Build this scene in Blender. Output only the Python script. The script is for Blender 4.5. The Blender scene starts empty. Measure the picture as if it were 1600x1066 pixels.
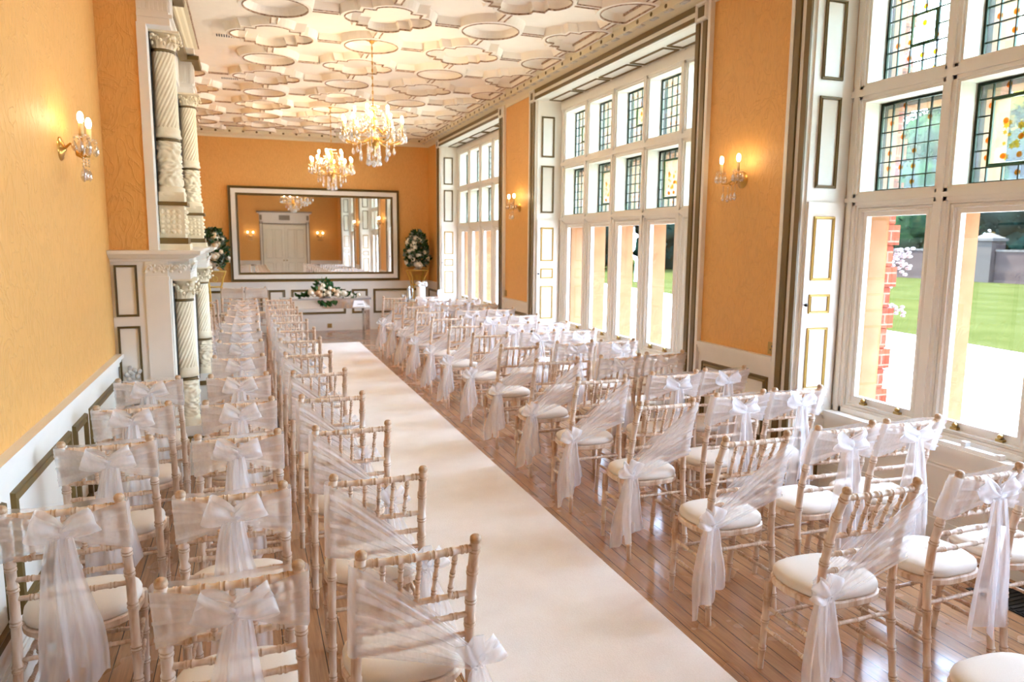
import bpy, math, random
from math import pi, sin, cos, sqrt, atan2
from mathutils import Vector, Matrix
random.seed(7)
SC = bpy.context.scene
COL = SC.collection

# ------------------------------------------------------------------ camera
F_PX, YAW, PITCH, ROLL, EYE = 1126.08, 0.351615, 0.136624, 0.00825035, 1.85
fw = Vector((sin(YAW)*cos(PITCH), cos(YAW)*cos(PITCH), -sin(PITCH)))
r0 = Vector((cos(YAW), -sin(YAW), 0)); u0 = r0.cross(fw)
rt = cos(ROLL)*r0 + sin(ROLL)*u0; up = -sin(ROLL)*r0 + cos(ROLL)*u0
cd = bpy.data.cameras.new('camera'); cam = bpy.data.objects.new('camera', cd); COL.objects.link(cam)
M = Matrix((rt, up, -fw)).transposed().to_4x4(); M.translation = (0, 0, EYE); cam.matrix_world = M
cd.sensor_width = 36; cd.lens = F_PX/1600*36; cd.clip_start = .05; cd.clip_end = 400
cd.dof.use_dof = True; cd.dof.focus_distance = 3.1; cd.dof.aperture_fstop = 4.0
SC.camera = cam

# ------------------------------------------------------------------ world, sun, exposure
W = bpy.data.worlds.new('sky'); SC.world = W; W.use_nodes = True
wn = W.node_tree.nodes; wl = W.node_tree.links
bg = wn['Background']
sky = wn.new('ShaderNodeTexSky'); sky.sky_type = 'HOSEK_WILKIE'; sky.turbidity = 6; sky.ground_albedo = .4
sky.sun_direction = Vector((-.25, .5, .8)).normalized()
mx = wn.new('ShaderNodeMixRGB'); mx.inputs[0].default_value = .8
wl.new(sky.outputs[0], mx.inputs[1]); mx.inputs[2].default_value = (.60, .79, 1.12, 1)
wl.new(mx.outputs[0], bg.inputs[0]); bg.inputs[1].default_value = 16.0
sd = bpy.data.lights.new('sun', 'SUN'); sd.energy = 30.0; sd.angle = .05; sd.color = (1, .96, .9)
so = bpy.data.objects.new('sun', sd); COL.objects.link(so)
so.rotation_euler = Vector((.22, -.5, -.85)).to_track_quat('-Z', 'Y').to_euler()
SC.view_settings.view_transform = 'Standard'; SC.view_settings.look = 'None'
SC.view_settings.gamma = 1; SC.view_settings.use_curve_mapping = False
SC.view_settings.exposure = 1.36
cy = SC.cycles
cy.use_denoising = True; cy.max_bounces = 10; cy.diffuse_bounces = 8; cy.glossy_bounces = 4
cy.transmission_bounces = 5; cy.transparent_max_bounces = 40
cy.caustics_reflective = False; cy.caustics_refractive = False; cy.sample_clamp_indirect = 6
# sampling portals in the three window openings: they emit nothing, they only tell the renderer where daylight enters
WIN_OFF = (0.0, 5.01, 10.09)
for dy in WIN_OFF:
    pd = bpy.data.lights.new('window_portal', 'AREA'); pd.shape = 'RECTANGLE'; pd.size = 2.9; pd.size_y = 3.5
    po = bpy.data.objects.new('window_portal', pd); COL.objects.link(po)
    po.location = (4.44, 2.275+dy, 2.12); po.rotation_euler = (0, pi/2, 0); pd.cycles.is_portal = True
BULB = 85      # radiance of every candle bulb, the only lamps of the room

# ------------------------------------------------------------------ materials
def nt(name):
    m = bpy.data.materials.new(name); m.use_nodes = True
    t = m.node_tree; b = t.nodes['Principled BSDF']
    return m, t, b
def mat(name, col, rough=.5, metal=0., spec=.5, **kw):
    m, t, b = nt(name)
    b.inputs['Base Color'].default_value = (*col, 1); b.inputs['Roughness'].default_value = rough
    b.inputs['Metallic'].default_value = metal; b.inputs['Specular IOR Level'].default_value = spec
    for k, v in kw.items(): b.inputs[k.replace('_', ' ')].default_value = v
    return m
def noise(t, scale, vec=None, detail=3., dist=0.):
    n = t.nodes.new('ShaderNodeTexNoise'); n.inputs['Scale'].default_value = scale
    n.inputs['Detail'].default_value = detail; n.inputs['Distortion'].default_value = dist
    if vec is not None: t.links.new(vec, n.inputs['Vector'])
    return n
def coords(t, sx=1, sy=1, sz=1, kind='Object', rot=(0, 0, 0)):
    c = t.nodes.new('ShaderNodeTexCoord'); m = t.nodes.new('ShaderNodeMapping')
    m.inputs['Scale'].default_value = (sx, sy, sz); m.inputs['Rotation'].default_value = rot
    t.links.new(c.outputs[kind], m.inputs['Vector']); return m.outputs[0]
def ramp(t, fac, stops):
    r = t.nodes.new('ShaderNodeValToRGB'); e = r.color_ramp.elements
    while len(e) < len(stops): e.new(.5)
    for k, (p, c) in zip(e, stops): k.position = p; k.color = (*c, 1)
    t.links.new(fac, r.inputs[0]); return r.outputs[0]
def bump(t, b, h, strength, dist=.01):
    n = t.nodes.new('ShaderNodeBump'); n.inputs['Strength'].default_value = strength; n.inputs['Distance'].default_value = dist
    t.links.new(h, n.inputs['Height']); t.links.new(n.outputs[0], b.inputs['Normal'])
def mmath(t, op, a, b=None):
    n = t.nodes.new('ShaderNodeMath'); n.operation = op
    for i, x in enumerate((a, b)):
        if x is None: continue
        if isinstance(x, (int, float)): n.inputs[i].default_value = x
        else: t.links.new(x, n.inputs[i])
    return n.outputs[0]
def mixc(t, f, a, b, mode='MIX'):
    n = t.nodes.new('ShaderNodeMixRGB'); n.blend_type = mode
    for i, x in enumerate((f, a, b)):
        if isinstance(x, (int, float)): n.inputs[i].default_value = x
        elif isinstance(x, tuple): n.inputs[i].default_value = (*x, 1)
        else: t.links.new(x, n.inputs[i])
    return n.outputs[0]

def m_wallpaper():
    m, t, b = nt('damask_wallpaper')
    v = coords(t, 1, 1, .62); n1 = noise(t, 5.5, v, 2, 2.6); n2 = noise(t, 13, v, 2, 1.5)
    d = mmath(t, 'ABSOLUTE', mmath(t, 'SUBTRACT', n1.outputs[0], .5))
    line = ramp(t, d, [(.0, (1, 1, 1)), (.035, (.2, .2, .2)), (.09, (0, 0, 0))])
    g = noise(t, 60, coords(t, 6, 6, .22), 2)
    base = ramp(t, g.outputs[0], [(.3, (.66, .335, .085)), (.7, (.80, .44, .135))])
    c = mixc(t, mmath(t, 'MULTIPLY', line, .17), base, (.52, .27, .075))
    t.links.new(c, b.inputs['Base Color']); b.inputs['Roughness'].default_value = .55
    bump(t, b, mmath(t, 'ADD', line, mmath(t, 'MULTIPLY', n2.outputs[0], .6)), .5, .005); return m
def m_paint(name, col, rough=.45):
    m, t, b = nt(name); n = noise(t, 9, coords(t), 3)
    c = mixc(t, n.outputs[0], tuple(x*.95 for x in col), tuple(min(1, x*1.03) for x in col))
    t.links.new(c, b.inputs['Base Color']); b.inputs['Roughness'].default_value = rough; return m
def m_floor():
    m, t, b = nt('oak_boards')
    v = coords(t, 1, 1, 1, 'Object', (0, 0, pi/2)); br = t.nodes.new('ShaderNodeTexBrick'); t.links.new(v, br.inputs['Vector'])
    br.inputs['Scale'].default_value = 1; br.inputs['Brick Width'].default_value = 5.2; br.inputs['Row Height'].default_value = .088
    br.inputs['Mortar Size'].default_value = .0022; br.inputs['Bias'].default_value = 0; br.offset = .37
    br.inputs['Color1'].default_value = (.37, .18, .078, 1); br.inputs['Color2'].default_value = (.48, .25, .12, 1)
    br.inputs['Mortar'].default_value = (.06, .03, .015, 1)
    g = noise(t, 14, coords(t, 5, .35, 1), 4, .6)
    gr = ramp(t, g.outputs[0], [(.3, (.72, .72, .72)), (.7, (1.12, 1.12, 1.12))])
    t.links.new(mixc(t, 1., br.outputs[0], gr, 'MULTIPLY'), b.inputs['Base Color'])
    n2 = noise(t, 3, coords(t), 3)
    r = ramp(t, n2.outputs[0], [(.3, (.16,)*3), (.75, (.34,)*3)]); t.links.new(r, b.inputs['Roughness']); b.inputs['Coat Weight'].default_value = .4; b.inputs['Coat Roughness'].default_value = .14
    bump(t, b, mmath(t, 'SUBTRACT', mmath(t, 'MULTIPLY', g.outputs[0], .2), br.outputs['Fac']), .25, .003); return m
def m_limewash():
    m, t, b = nt('limewashed_wood')
    g = noise(t, 9, coords(t, 1, 1, .4), 4, .4); g2 = noise(t, 70, coords(t, 1, 1, .15), 2)
    f = mmath(t, 'ADD', mmath(t, 'MULTIPLY', g.outputs[0], .7), mmath(t, 'MULTIPLY', g2.outputs[0], .3))
    geo = t.nodes.new('ShaderNodeNewGeometry')
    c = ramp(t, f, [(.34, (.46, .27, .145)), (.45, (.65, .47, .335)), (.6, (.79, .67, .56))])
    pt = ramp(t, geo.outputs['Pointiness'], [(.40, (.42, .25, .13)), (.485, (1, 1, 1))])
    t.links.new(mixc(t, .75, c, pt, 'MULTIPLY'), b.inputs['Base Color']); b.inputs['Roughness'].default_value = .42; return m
def m_fabric(name, c1, c2, sc=220, rough=.9, bs=.25):
    m, t, b = nt(name); n = noise(t, sc, coords(t), 2); n2 = noise(t, 4, coords(t), 2)
    f = mmath(t, 'ADD', mmath(t, 'MULTIPLY', n.outputs[0], .5), mmath(t, 'MULTIPLY', n2.outputs[0], .5))
    t.links.new(ramp(t, f, [(.35, c1), (.65, c2)]), b.inputs['Base Color']); b.inputs['Roughness'].default_value = rough
    b.inputs['Specular IOR Level'].default_value = .2
    bump(t, b, n.outputs[0], bs, .003); return m
def m_sheer(name, col, alpha):
    m, t, b = nt(name); t.nodes.remove(b); out = t.nodes['Material Output']
    tr = t.nodes.new('ShaderNodeBsdfTransparent'); df = t.nodes.new('ShaderNodeBsdfDiffuse'); tl = t.nodes.new('ShaderNodeBsdfTranslucent')
    gl = t.nodes.new('ShaderNodeBsdfGlossy'); gl.inputs['Roughness'].default_value = .35
    for k in (df, tl, gl): k.inputs['Color'].default_value = (*col, 1)
    a = t.nodes.new('ShaderNodeMixShader'); a.inputs[0].default_value = .45; t.links.new(df.outputs[0], a.inputs[1]); t.links.new(tl.outputs[0], a.inputs[2])
    a2 = t.nodes.new('ShaderNodeMixShader'); a2.inputs[0].default_value = .1; t.links.new(a.outputs[0], a2.inputs[1]); t.links.new(gl.outputs[0], a2.inputs[2])
    wv = noise(t, 24, coords(t, 3, 3, .5), 2)
    f = mmath(t, 'ADD', mmath(t, 'MULTIPLY', wv.outputs[0], .12), alpha-.06)
    mm = t.nodes.new('ShaderNodeMixShader'); t.links.new(f, mm.inputs[0]); t.links.new(tr.outputs[0], mm.inputs[1]); t.links.new(a2.outputs[0], mm.inputs[2])
    t.links.new(mm.outputs[0], out.inputs[0]); return m
def m_glass(name, tint=(1, 1, 1), refl=.06, rough=0.):
    m, t, b = nt(name); t.nodes.remove(b); out = t.nodes['Material Output']
    tr = t.nodes.new('ShaderNodeBsdfTransparent'); tr.inputs[0].default_value = (*tint, 1)
    gl = t.nodes.new('ShaderNodeBsdfGlossy'); gl.inputs['Roughness'].default_value = rough
    mm = t.nodes.new('ShaderNodeMixShader'); mm.inputs[0].default_value = refl
    t.links.new(tr.outputs[0], mm.inputs[1]); t.links.new(gl.outputs[0], mm.inputs[2]); t.links.new(mm.outputs[0], out.inputs[0]); return m
def m_quarry():       # hand-painted quarries: pale green/clear tinted squares, some with an amber dot
    m, t, b = nt('leaded_quarry_glass'); t.nodes.remove(b); out = t.nodes['Material Output']
    v = coords(t, 1, 1/.098, 1/.101)
    fl = t.nodes.new('ShaderNodeVectorMath'); fl.operation = 'FLOOR'; t.links.new(v, fl.inputs[0])
    fr = t.nodes.new('ShaderNodeVectorMath'); fr.operation = 'FRACTION'; t.links.new(v, fr.inputs[0])
    sub = t.nodes.new('ShaderNodeVectorMath'); sub.operation = 'SUBTRACT'; t.links.new(fr.outputs[0], sub.inputs[0]); sub.inputs[1].default_value = (.5, .5, .5)
    mul = t.nodes.new('ShaderNodeVectorMath'); mul.operation = 'MULTIPLY'; t.links.new(sub.outputs[0], mul.inputs[0]); mul.inputs[1].default_value = (0, 1, 1)
    ln = t.nodes.new('ShaderNodeVectorMath'); ln.operation = 'LENGTH'; t.links.new(mul.outputs[0], ln.inputs[0])
    fm = t.nodes.new('ShaderNodeVectorMath'); fm.operation = 'MULTIPLY'; t.links.new(fl.outputs[0], fm.inputs[0]); fm.inputs[1].default_value = (0, 1, 1)
    wn_ = t.nodes.new('ShaderNodeTexWhiteNoise'); t.links.new(fm.outputs[0], wn_.inputs['Vector'])
    base = ramp(t, wn_.outputs['Value'], [(.0, (.80, .90, .78)), (.5, (.90, .95, .88)), (.8, (.95, .97, .82)), (1., (.92, .95, .95))])
    dot = mmath(t, 'MULTIPLY', mmath(t, 'LESS_THAN', ln.outputs['Value'], .17), mmath(t, 'GREATER_THAN', wn_.outputs['Value'], .62))
    c = mixc(t, dot, base, (.85, .42, .03))
    tr = t.nodes.new('ShaderNodeBsdfTransparent'); t.links.new(c, tr.inputs[0])
    tl = t.nodes.new('ShaderNodeBsdfTranslucent'); t.links.new(c, tl.inputs[0])
    m1 = t.nodes.new('ShaderNodeMixShader'); m1.inputs[0].default_value = .03; t.links.new(tr.outputs[0], m1.inputs[1]); t.links.new(tl.outputs[0], m1.inputs[2])
    gl = t.nodes.new('ShaderNodeBsdfGlossy'); gl.inputs['Roughness'].default_value = .05
    mm = t.nodes.new('ShaderNodeMixShader'); mm.inputs[0].default_value = .05; t.links.new(m1.outputs[0], mm.inputs[1]); t.links.new(gl.outputs[0], mm.inputs[2])
    t.links.new(mm.outputs[0], out.inputs[0]); return m
def m_emit(name, col, s):
    m, t, b = nt(name); b.inputs['Base Color'].default_value = (*col, 1)
    b.inputs['Emission Color'].default_value = (*col, 1); b.inputs['Emission Strength'].default_value = s; return m
def m_noisy(name, c1, c2, sc, rough=.8, bs=0., detail=4, dist=0., smap=(1, 1, 1), spec=.0):
    m, t, b = nt(name); n = noise(t, sc, coords(t, *smap), detail, dist)
    t.links.new(ramp(t, n.outputs[0], [(.32, c1), (.68, c2)]), b.inputs['Base Color']); b.inputs['Roughness'].default_value = rough
    if bs: bump(t, b, n.outputs[0], bs, .02)
    b.inputs['Specular IOR Level'].default_value = spec
    return m
def m_brick(name, c1, c2, mort, rot=(0, 0, 0), w=.22, h=.075):
    m, t, b = nt(name); v = coords(t, 1, 1, 1, 'Object', rot); br = t.nodes.new('ShaderNodeTexBrick'); t.links.new(v, br.inputs['Vector'])
    br.inputs['Scale'].default_value = 1; br.inputs['Brick Width'].default_value = w; br.inputs['Row Height'].default_value = h
    br.inputs['Mortar Size'].default_value = .006
    for k, c in (('Color1', c1), ('Color2', c2), ('Mortar', mort)): br.inputs[k].default_value = (*c, 1)
    t.links.new(br.outputs[0], b.inputs['Base Color']); b.inputs['Roughness'].default_value = .85; b.inputs['Specular IOR Level'].default_value = .05; return m

MT = dict(standgold=mat('gilt_wire', (.72, .46, .09), .4, .35), seal=mat('dark_brown_bead', (.14, .085, .07), .6),
    paper=m_wallpaper(), white=m_paint('ivory_paint', (.80, .765, .70)), plaster=m_paint('cream_plaster', (.90, .81, .69), .7),
    rib=m_paint('plaster_moulding', (.88, .80, .69), .6), corn=m_paint('cornice_cream', (.74, .655, .47), .6),
    brown=m_paint('olive_brown_trim', (.15, .094, .026), .4), bead=m_noisy('brown_bead_line', (.20, .11, .06), (.62, .46, .34), 45, .6),
    gold=mat('gilt_metal', (.60, .34, .09), .28, 1.), goldlit=mat('lit_gold_trim', (.52, .34, .08), .4, .3), brass=mat('antique_brass', (.45, .30, .10), .35, 1.),
    floor=m_floor(), carpet=m_fabric('cream_carpet', (.84, .77, .715), (.92, .865, .82), 160, .95, .5),
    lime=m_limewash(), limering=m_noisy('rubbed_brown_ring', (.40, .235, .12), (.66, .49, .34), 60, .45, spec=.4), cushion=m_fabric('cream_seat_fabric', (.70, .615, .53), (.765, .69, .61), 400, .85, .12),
    sheer=m_sheer('white_organza', (.97, .955, .97), .31), sheer3=m_sheer('doubled_organza', (.97, .96, .98), .40), sheer2=m_sheer('gathered_organza', (.97, .96, .98), .46),
    stone=m_noisy('carved_stone_paint', (.80, .70, .50), (.88, .79, .60), 14, .5, .15, spec=.4), stoneg=m_noisy('grey_carved_plaster', (.5, .48, .44), (.74, .71, .65), 22, .6, .3), cope=m_noisy('weathered_coping', (.03, .028, .025), (.05, .046, .042), 6),
    dark=mat('shade_gap_and_black_hearth', (.03, .03, .028), .7), iron=mat('black_iron', (.025, .025, .025), .45, .3),  # painted shade behind the columns, own black for firebox and hearth
    mirror=mat('mirror_silver', (.88, .87, .84), .015, 1.), mirrtab=mat('mirrored_table_panel', (.78, .77, .75), .06, 1.),
    glass=m_glass('window_glass', (.97, .98, .97), .04), quarry=m_quarry(), amber=m_glass('amber_painted_glass', (.9, .55, .06), .03),
    flowerglass=m_glass('pale_green_painted_glass', (.86, .93, .84), .05), lead=mat('lead_came', (.015, .03, .012), .5, .3), grn=mat('green_glass_border', (.035, .085, .015), .3),
    crystal=m_glass('cut_crystal', (.97, .93, .86), .55, .02), crystal2=m_glass('clear_crystal', (1, .98, .94), .22, .03),
    bulb=m_emit('lit_bulb', (1, .74, .42), BULB), bulbs=m_emit('lit_wall_bulb', (1, .74, .42), BULB*.3), candle=mat('ivory_candle_tube', (.80, .62, .32), .4),
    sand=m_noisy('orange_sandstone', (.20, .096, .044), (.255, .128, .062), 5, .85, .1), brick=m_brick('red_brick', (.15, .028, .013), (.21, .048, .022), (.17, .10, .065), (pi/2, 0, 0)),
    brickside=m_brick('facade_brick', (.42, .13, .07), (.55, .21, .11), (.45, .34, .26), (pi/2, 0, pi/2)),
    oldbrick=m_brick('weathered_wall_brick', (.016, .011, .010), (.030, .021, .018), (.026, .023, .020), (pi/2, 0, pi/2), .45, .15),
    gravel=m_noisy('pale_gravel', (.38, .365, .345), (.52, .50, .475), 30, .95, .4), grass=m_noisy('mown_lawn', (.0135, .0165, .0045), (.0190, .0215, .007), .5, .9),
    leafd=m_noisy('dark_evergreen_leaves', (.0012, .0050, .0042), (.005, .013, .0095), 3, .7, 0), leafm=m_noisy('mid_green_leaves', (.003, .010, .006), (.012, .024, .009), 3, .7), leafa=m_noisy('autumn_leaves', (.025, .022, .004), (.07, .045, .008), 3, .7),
    bark=mat('tree_bark', (.08, .06, .045), .9), blossom=mat('white_blossom', (.30, .27, .27), .7, 0., .1), bloom=mat('white_bloom', (.8, .77, .75), .7), leaf=m_noisy('bouquet_leaves', (.02, .06, .02), (.06, .13, .045), 40, .5), leafgrey=m_noisy('eucalyptus_leaves', (.13, .17, .14), (.26, .31, .26), 30, .6),
    rose=mat('ivory_rose_petals', (.84, .78, .66), .6), peach=mat('peach_rose_petals', (.82, .60, .38), .6), urn=mat('cream_urn', (.62, .56, .48), .5),
    silver=mat('polished_silver', (.6, .63, .66), .18, 1.), paperw=mat('white_card', (.85, .85, .86), .7), cloth=m_fabric('white_tablecloth', (.78, .77, .76), (.85, .84, .83), 200),
    teal=mat('pale_blue_metal', (.35, .52, .60), .5), ink=mat('dark_print', (.06, .06, .07), .7), plasticw=mat('white_plastic', (.82, .82, .80), .4),
    doorw=m_paint('cream_door_paint', (.76, .72, .60)), grey=m_paint('grey_brown_trim', (.30, .26, .20)),
)

# ------------------------------------------------------------------ mesh builder
class MB:
    def __init__(s): s.v = []; s.f = []; s.mi = []; s.cur = 0; s.smooth = []; s.sm = False
    def face(s, idx): s.f.append(idx); s.mi.append(s.cur); s.smooth.append(s.sm)
    def box(s, x0, x1, y0, y1, z0, z1):
        n = len(s.v); s.v += [(x, y, z) for x in (x0, x1) for y in (y0, y1) for z in (z0, z1)]
        sm, s.sm = s.sm, False
        for q in ((0, 1, 3, 2), (4, 6, 7, 5), (0, 4, 5, 1), (2, 3, 7, 6), (0, 2, 6, 4), (1, 5, 7, 3)): s.face([n+i for i in q])
        s.sm = sm; return s
    def grid(s, rows, smooth=True, wrap=False):
        n = len(s.v); R, C = len(rows), len(rows[0]); s.v += [tuple(p) for r in rows for p in r]
        sm, s.sm = s.sm, smooth
        for i in range(R-1):
            for j in range(C if wrap else C-1):
                k = (j+1) % C; s.face([n+i*C+j, n+i*C+k, n+(i+1)*C+k, n+(i+1)*C+j])
        s.sm = sm; return s
    def poly(s, pts):
        n = len(s.v); s.v += [tuple(p) for p in pts]; sm, s.sm = s.sm, False; s.face(list(range(n, n+len(pts)))); s.sm = sm; return s
    def prism(s, pts, z0, z1, top=None):    # plan polygon (x,y) extruded in z; top = optional other polygon
        top = top or pts; a = [(x, y, z0) for x, y in pts]; b = [(x, y, z1) for x, y in top]
        n = len(s.v); s.v += a+b; k = len(pts); sm, s.sm = s.sm, False
        s.face(list(range(n+k-1, n-1, -1))); s.face(list(range(n+k, n+2*k)))
        for i in range(k): s.face([n+i, n+(i+1) % k, n+k+(i+1) % k, n+k+i])
        s.sm = sm; return s
    def tube(s, pts, r, n=8, caps=True, closed=False):
        ring = getattr(pts, 'ring', None); f0 = len(s.f); pts = [Vector(p) for p in pts]; K = len(pts); rows = []; prev = None
        for i, p in enumerate(pts):
            a = pts[(i-1) % K] if closed or i > 0 else p; b = pts[(i+1) % K] if closed or i < K-1 else p
            d = (b-a); d = d.normalized() if d.length > 1e-9 else Vector((0, 0, 1))
            if prev is None: x = d.orthogonal().normalized()
            else:
                x = prev - d*prev.dot(d); x = x.normalized() if x.length > 1e-6 else d.orthogonal().normalized()
            prev = x; y = d.cross(x); rr = r[i] if isinstance(r, (list, tuple)) else r
            rows.append([p + x*(rr*cos(2*pi*j/n)) + y*(rr*sin(2*pi*j/n)) for j in range(n)])
        if closed: rows.append(rows[0])
        s.grid(rows, True, True)
        if ring:
            for i, q in enumerate(ring):
                if q: s.mi[f0+i*n:f0+(i+1)*n] = [1]*n
        if caps and not closed:
            for row, rev in ((rows[0], True), (rows[-1], False)): s.poly(row[::-1] if rev else row)
        return s
    def lathe(s, prof, c=(0, 0, 0), n=16, axis=None):
        q = Vector((0, 0, 1)).rotation_difference(Vector(axis)) if axis else None; rows = []
        for r, z in prof:
            row = []
            for j in range(n):
                p = Vector((r*cos(2*pi*j/n), r*sin(2*pi*j/n), z))
                if q: p = q @ p
                row.append(p + Vector(c))
            rows.append(row)
        return s.grid(rows, True, True)
    def ball(s, c, rx, ry=None, rz=None, n=10, m=6, f=None):
        ry = ry or rx; rz = rz or rx; rows = []
        for i in range(m+1):
            a = -pi/2 + pi*i/m; row = []
            for j in range(n):
                b = 2*pi*j/n; d = Vector((cos(a)*cos(b), cos(a)*sin(b), sin(a))); k = f(d) if f else 1
                row.append((c[0]+rx*d.x*k, c[1]+ry*d.y*k, c[2]+rz*d.z*k))
            rows.append(row)
        return s.grid(rows, True, True)
    def frame(s, o, u, v, w, h, t, d, nrm, flat=False):
        """mitred rectangular moulding: o = corner, u/v unit axes, w/h outer size, t width, d projection along nrm"""
        o, u, v, nrm = Vector(o), Vector(u), Vector(v), Vector(nrm)
        prof = [(0, 0), (t*.03, d), (t*.97, d), (t, 0)] if flat else [(0, 0), (t*.12, d), (t*.5, d*.55), (t*.88, d), (t, 0)]; rows = []
        for a, b in prof:
            rows.append([o+u*a+v*a+nrm*b, o+u*(w-a)+v*a+nrm*b, o+u*(w-a)+v*(h-a)+nrm*b, o+u*a+v*(h-a)+nrm*b])
        return s.grid(rows, False, True)
    def sweep(s, prof, path, closed=False, z=0.):
        """profile (offset to the left of the path, z) swept along a plan polyline with mitred corners"""
        P = [Vector(p) for p in path]; K = len(P); rows = []
        for d, zz in prof:
            row = []
            for i in range(K):
                e1 = (P[i]-P[i-1]).normalized() if (closed or i > 0) else None
                e2 = (P[(i+1) % K]-P[i]).normalized() if (closed or i < K-1) else None
                e1 = e1 or e2; e2 = e2 or e1
                n1 = Vector((-e1.y, e1.x)); n2 = Vector((-e2.y, e2.x)); k = 1+n1.dot(n2)
                mm = (n1+n2)/max(k, .25); q = P[i]+mm*d; row.append((q.x, q.y, z+zz))
            rows.append(row)
        return s.grid(rows, False, closed)
    def build(s, name, mats, parent=None, off=None):
        me = bpy.data.meshes.new(name); V = s.v
        if off is not None: V = [(p[0]-off[0], p[1]-off[1], p[2]-off[2]) for p in V]
        me.from_pydata([tuple(p) for p in V], [], s.f)
        if not isinstance(mats, (list, tuple)): mats = [mats]
        for k in mats: me.materials.append(MT[k])
        me.polygons.foreach_set('material_index', s.mi); me.polygons.foreach_set('use_smooth', s.smooth); me.update()
        o = bpy.data.objects.new(name, me); COL.objects.link(o)
        if parent is not None: o.parent = parent
        return o
def tag(o, label=None, cat=None, group=None, kind=None):
    for k, x in (('label', label), ('category', cat), ('group', group), ('kind', kind)):
        if x: o[k] = x
    return o
def thing(name, label, cat, loc=(0, 0, 0), rz=0., group=None, kind=None):
    o = bpy.data.objects.new(name, None); COL.objects.link(o); o.location = loc; o.rotation_euler = (0, 0, rz); o.empty_display_size = .1
    return tag(o, label, cat, group, kind)
def struct(name, mb, m, label, cat): return tag(mb.build(name, m), label, cat, None, 'structure')
def copy_tree(o, parent=None):
    c = o.copy(); COL.objects.link(c)
    if parent is not None: c.parent = parent
    for ch in list(o.children): copy_tree(ch, c)
    return c
# ------------------------------------------------------------------ room shell
XL, XR, YB, YF, ZC = -.925, 3.675, 15.256, -1.0, 3.99
XB, YB0, YB1 = -.66, 5.9, 8.95                     # chimney breast
ZR = 1.016                                         # dado rail top
OPEN = [(.45+d, 4.1+d) for d in WIN_OFF]
struct('floor', MB().box(XL-.2, 4.0, YF-.2, YB+.2, -.12, 0), 'floor', 'polished honey oak board floor of the long room', 'floor')
ceil = struct('ceiling', MB().box(XL-.2, XR+.7, YF-.2, YB+.2, ZC, ZC+.15), 'plaster', 'cream plaster ceiling with moulded circles and lobed panels', 'ceiling')

def dado(mb_w, mb_b, p0, p1, nrm, panels, z0=.34, z1=.853):
    """white panelled dado along a wall from p0 to p1 (plan points), nrm = into the room; panels = list of (a,b) distances along it"""
    p0, p1 = Vector((*p0, 0)), Vector((*p1, 0)); n = Vector((*nrm, 0)); u = (p1-p0).normalized(); L = (p1-p0).length
    def slab(a, b, zz0, zz1, d0, d1):
        c = [p0+u*a+n*d0, p0+u*b+n*d0, p0+u*b+n*d1, p0+u*a+n*d1]
        pts = [(q.x, q.y) for q in c]
        if (c[1]-c[0]).cross(c[2]-c[1]).z < 0: pts = pts[::-1]
        mb_w.prism(pts, zz0, zz1)
    slab(0, L, 0, ZR-.03, 0, .012)
    slab(0, L, 0, .185, .012, .032); slab(0, L, .185, .215, .012, .024); slab(0, L, .215, .23, .012, .018)
    slab(0, L, ZR-.09, ZR-.055, .012, .022); slab(0, L, ZR-.055, ZR-.03, .0, .034); slab(0, L, ZR-.03, ZR, 0, .05)
    for a, b in panels:
        mb_b.frame(p0+u*a+n*.012+Vector((0, 0, z0)), u, (0, 0, 1), b-a, z1-z0, .048, .018, n)

def wall(name, mb, label, dw):
    w = struct(name, mb, 'paper', label, 'wall')
    a, b = MB(), MB()
    for args in dw: dado(a, b, *args)
    if a.f: a.build('dado', 'white', w); 
    if b.f: b.build('panel_moulding', 'brown', w)
    return w
# left wall: front run, chimney breast, rear run
pl = [(4.765, 5.765), (4.33, 4.66), (3.24, 4.245), (2.81, 3.14), (1.73, 2.725), (1.3, 1.63), (.21, 1.21), (-.85, .12)]
mb = MB().box(XL-.2, XL, YF, YB, 0, ZC).box(XL, XB, YB0, 6.6, 0, ZC).box(XL, XB, 8.05, YB1, 0, ZC).box(XL, XB, 6.6, 8.05, .95, ZC)
wl_ = wall('wall_left', mb, 'orange damask papered left wall with white panelled dado and chimney breast',
     [((XL, YF), (XL, YB0), (1, 0), [(a-YF, b-YF) for a, b in pl]),
      ((XL, YB1), (XL, YB), (1, 0), [(.15+i*1.24, 1.25+i*1.24) for i in range(5)])])
# rear wall
pb = [(-.83, .265), (.375, .705), (.817, 1.903), (2.026, 2.361), (2.474, 3.56)]
wb = wall('wall_back', MB().box(XL-.2, XR+.7, YB, YB+.2, 0, ZC), 'orange papered end wall behind the ceremony table with white dado',
     [((XL, YB), (XR, YB), (0, -1), [(a-XL, b-XL) for a, b in pb])])
# entrance wall behind the viewer (seen in the mirror)
DX0, DX1 = .66, 2.37
mb = MB().box(XL-.2, DX0, YF-.2, YF, 0, ZC).box(DX1, XR+.7, YF-.2, YF, 0, ZC).box(DX0, DX1, YF-.2, YF, 2.5, ZC)
wall('wall_front', mb, 'orange papered entrance wall around the white double doors',
     [((XL, YF), (DX0-.13, YF), (0, 1), [(.12, 1.3)]), ((DX1+.13, YF), (XR, YF), (0, 1), [(.12, 1.05)])])
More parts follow.
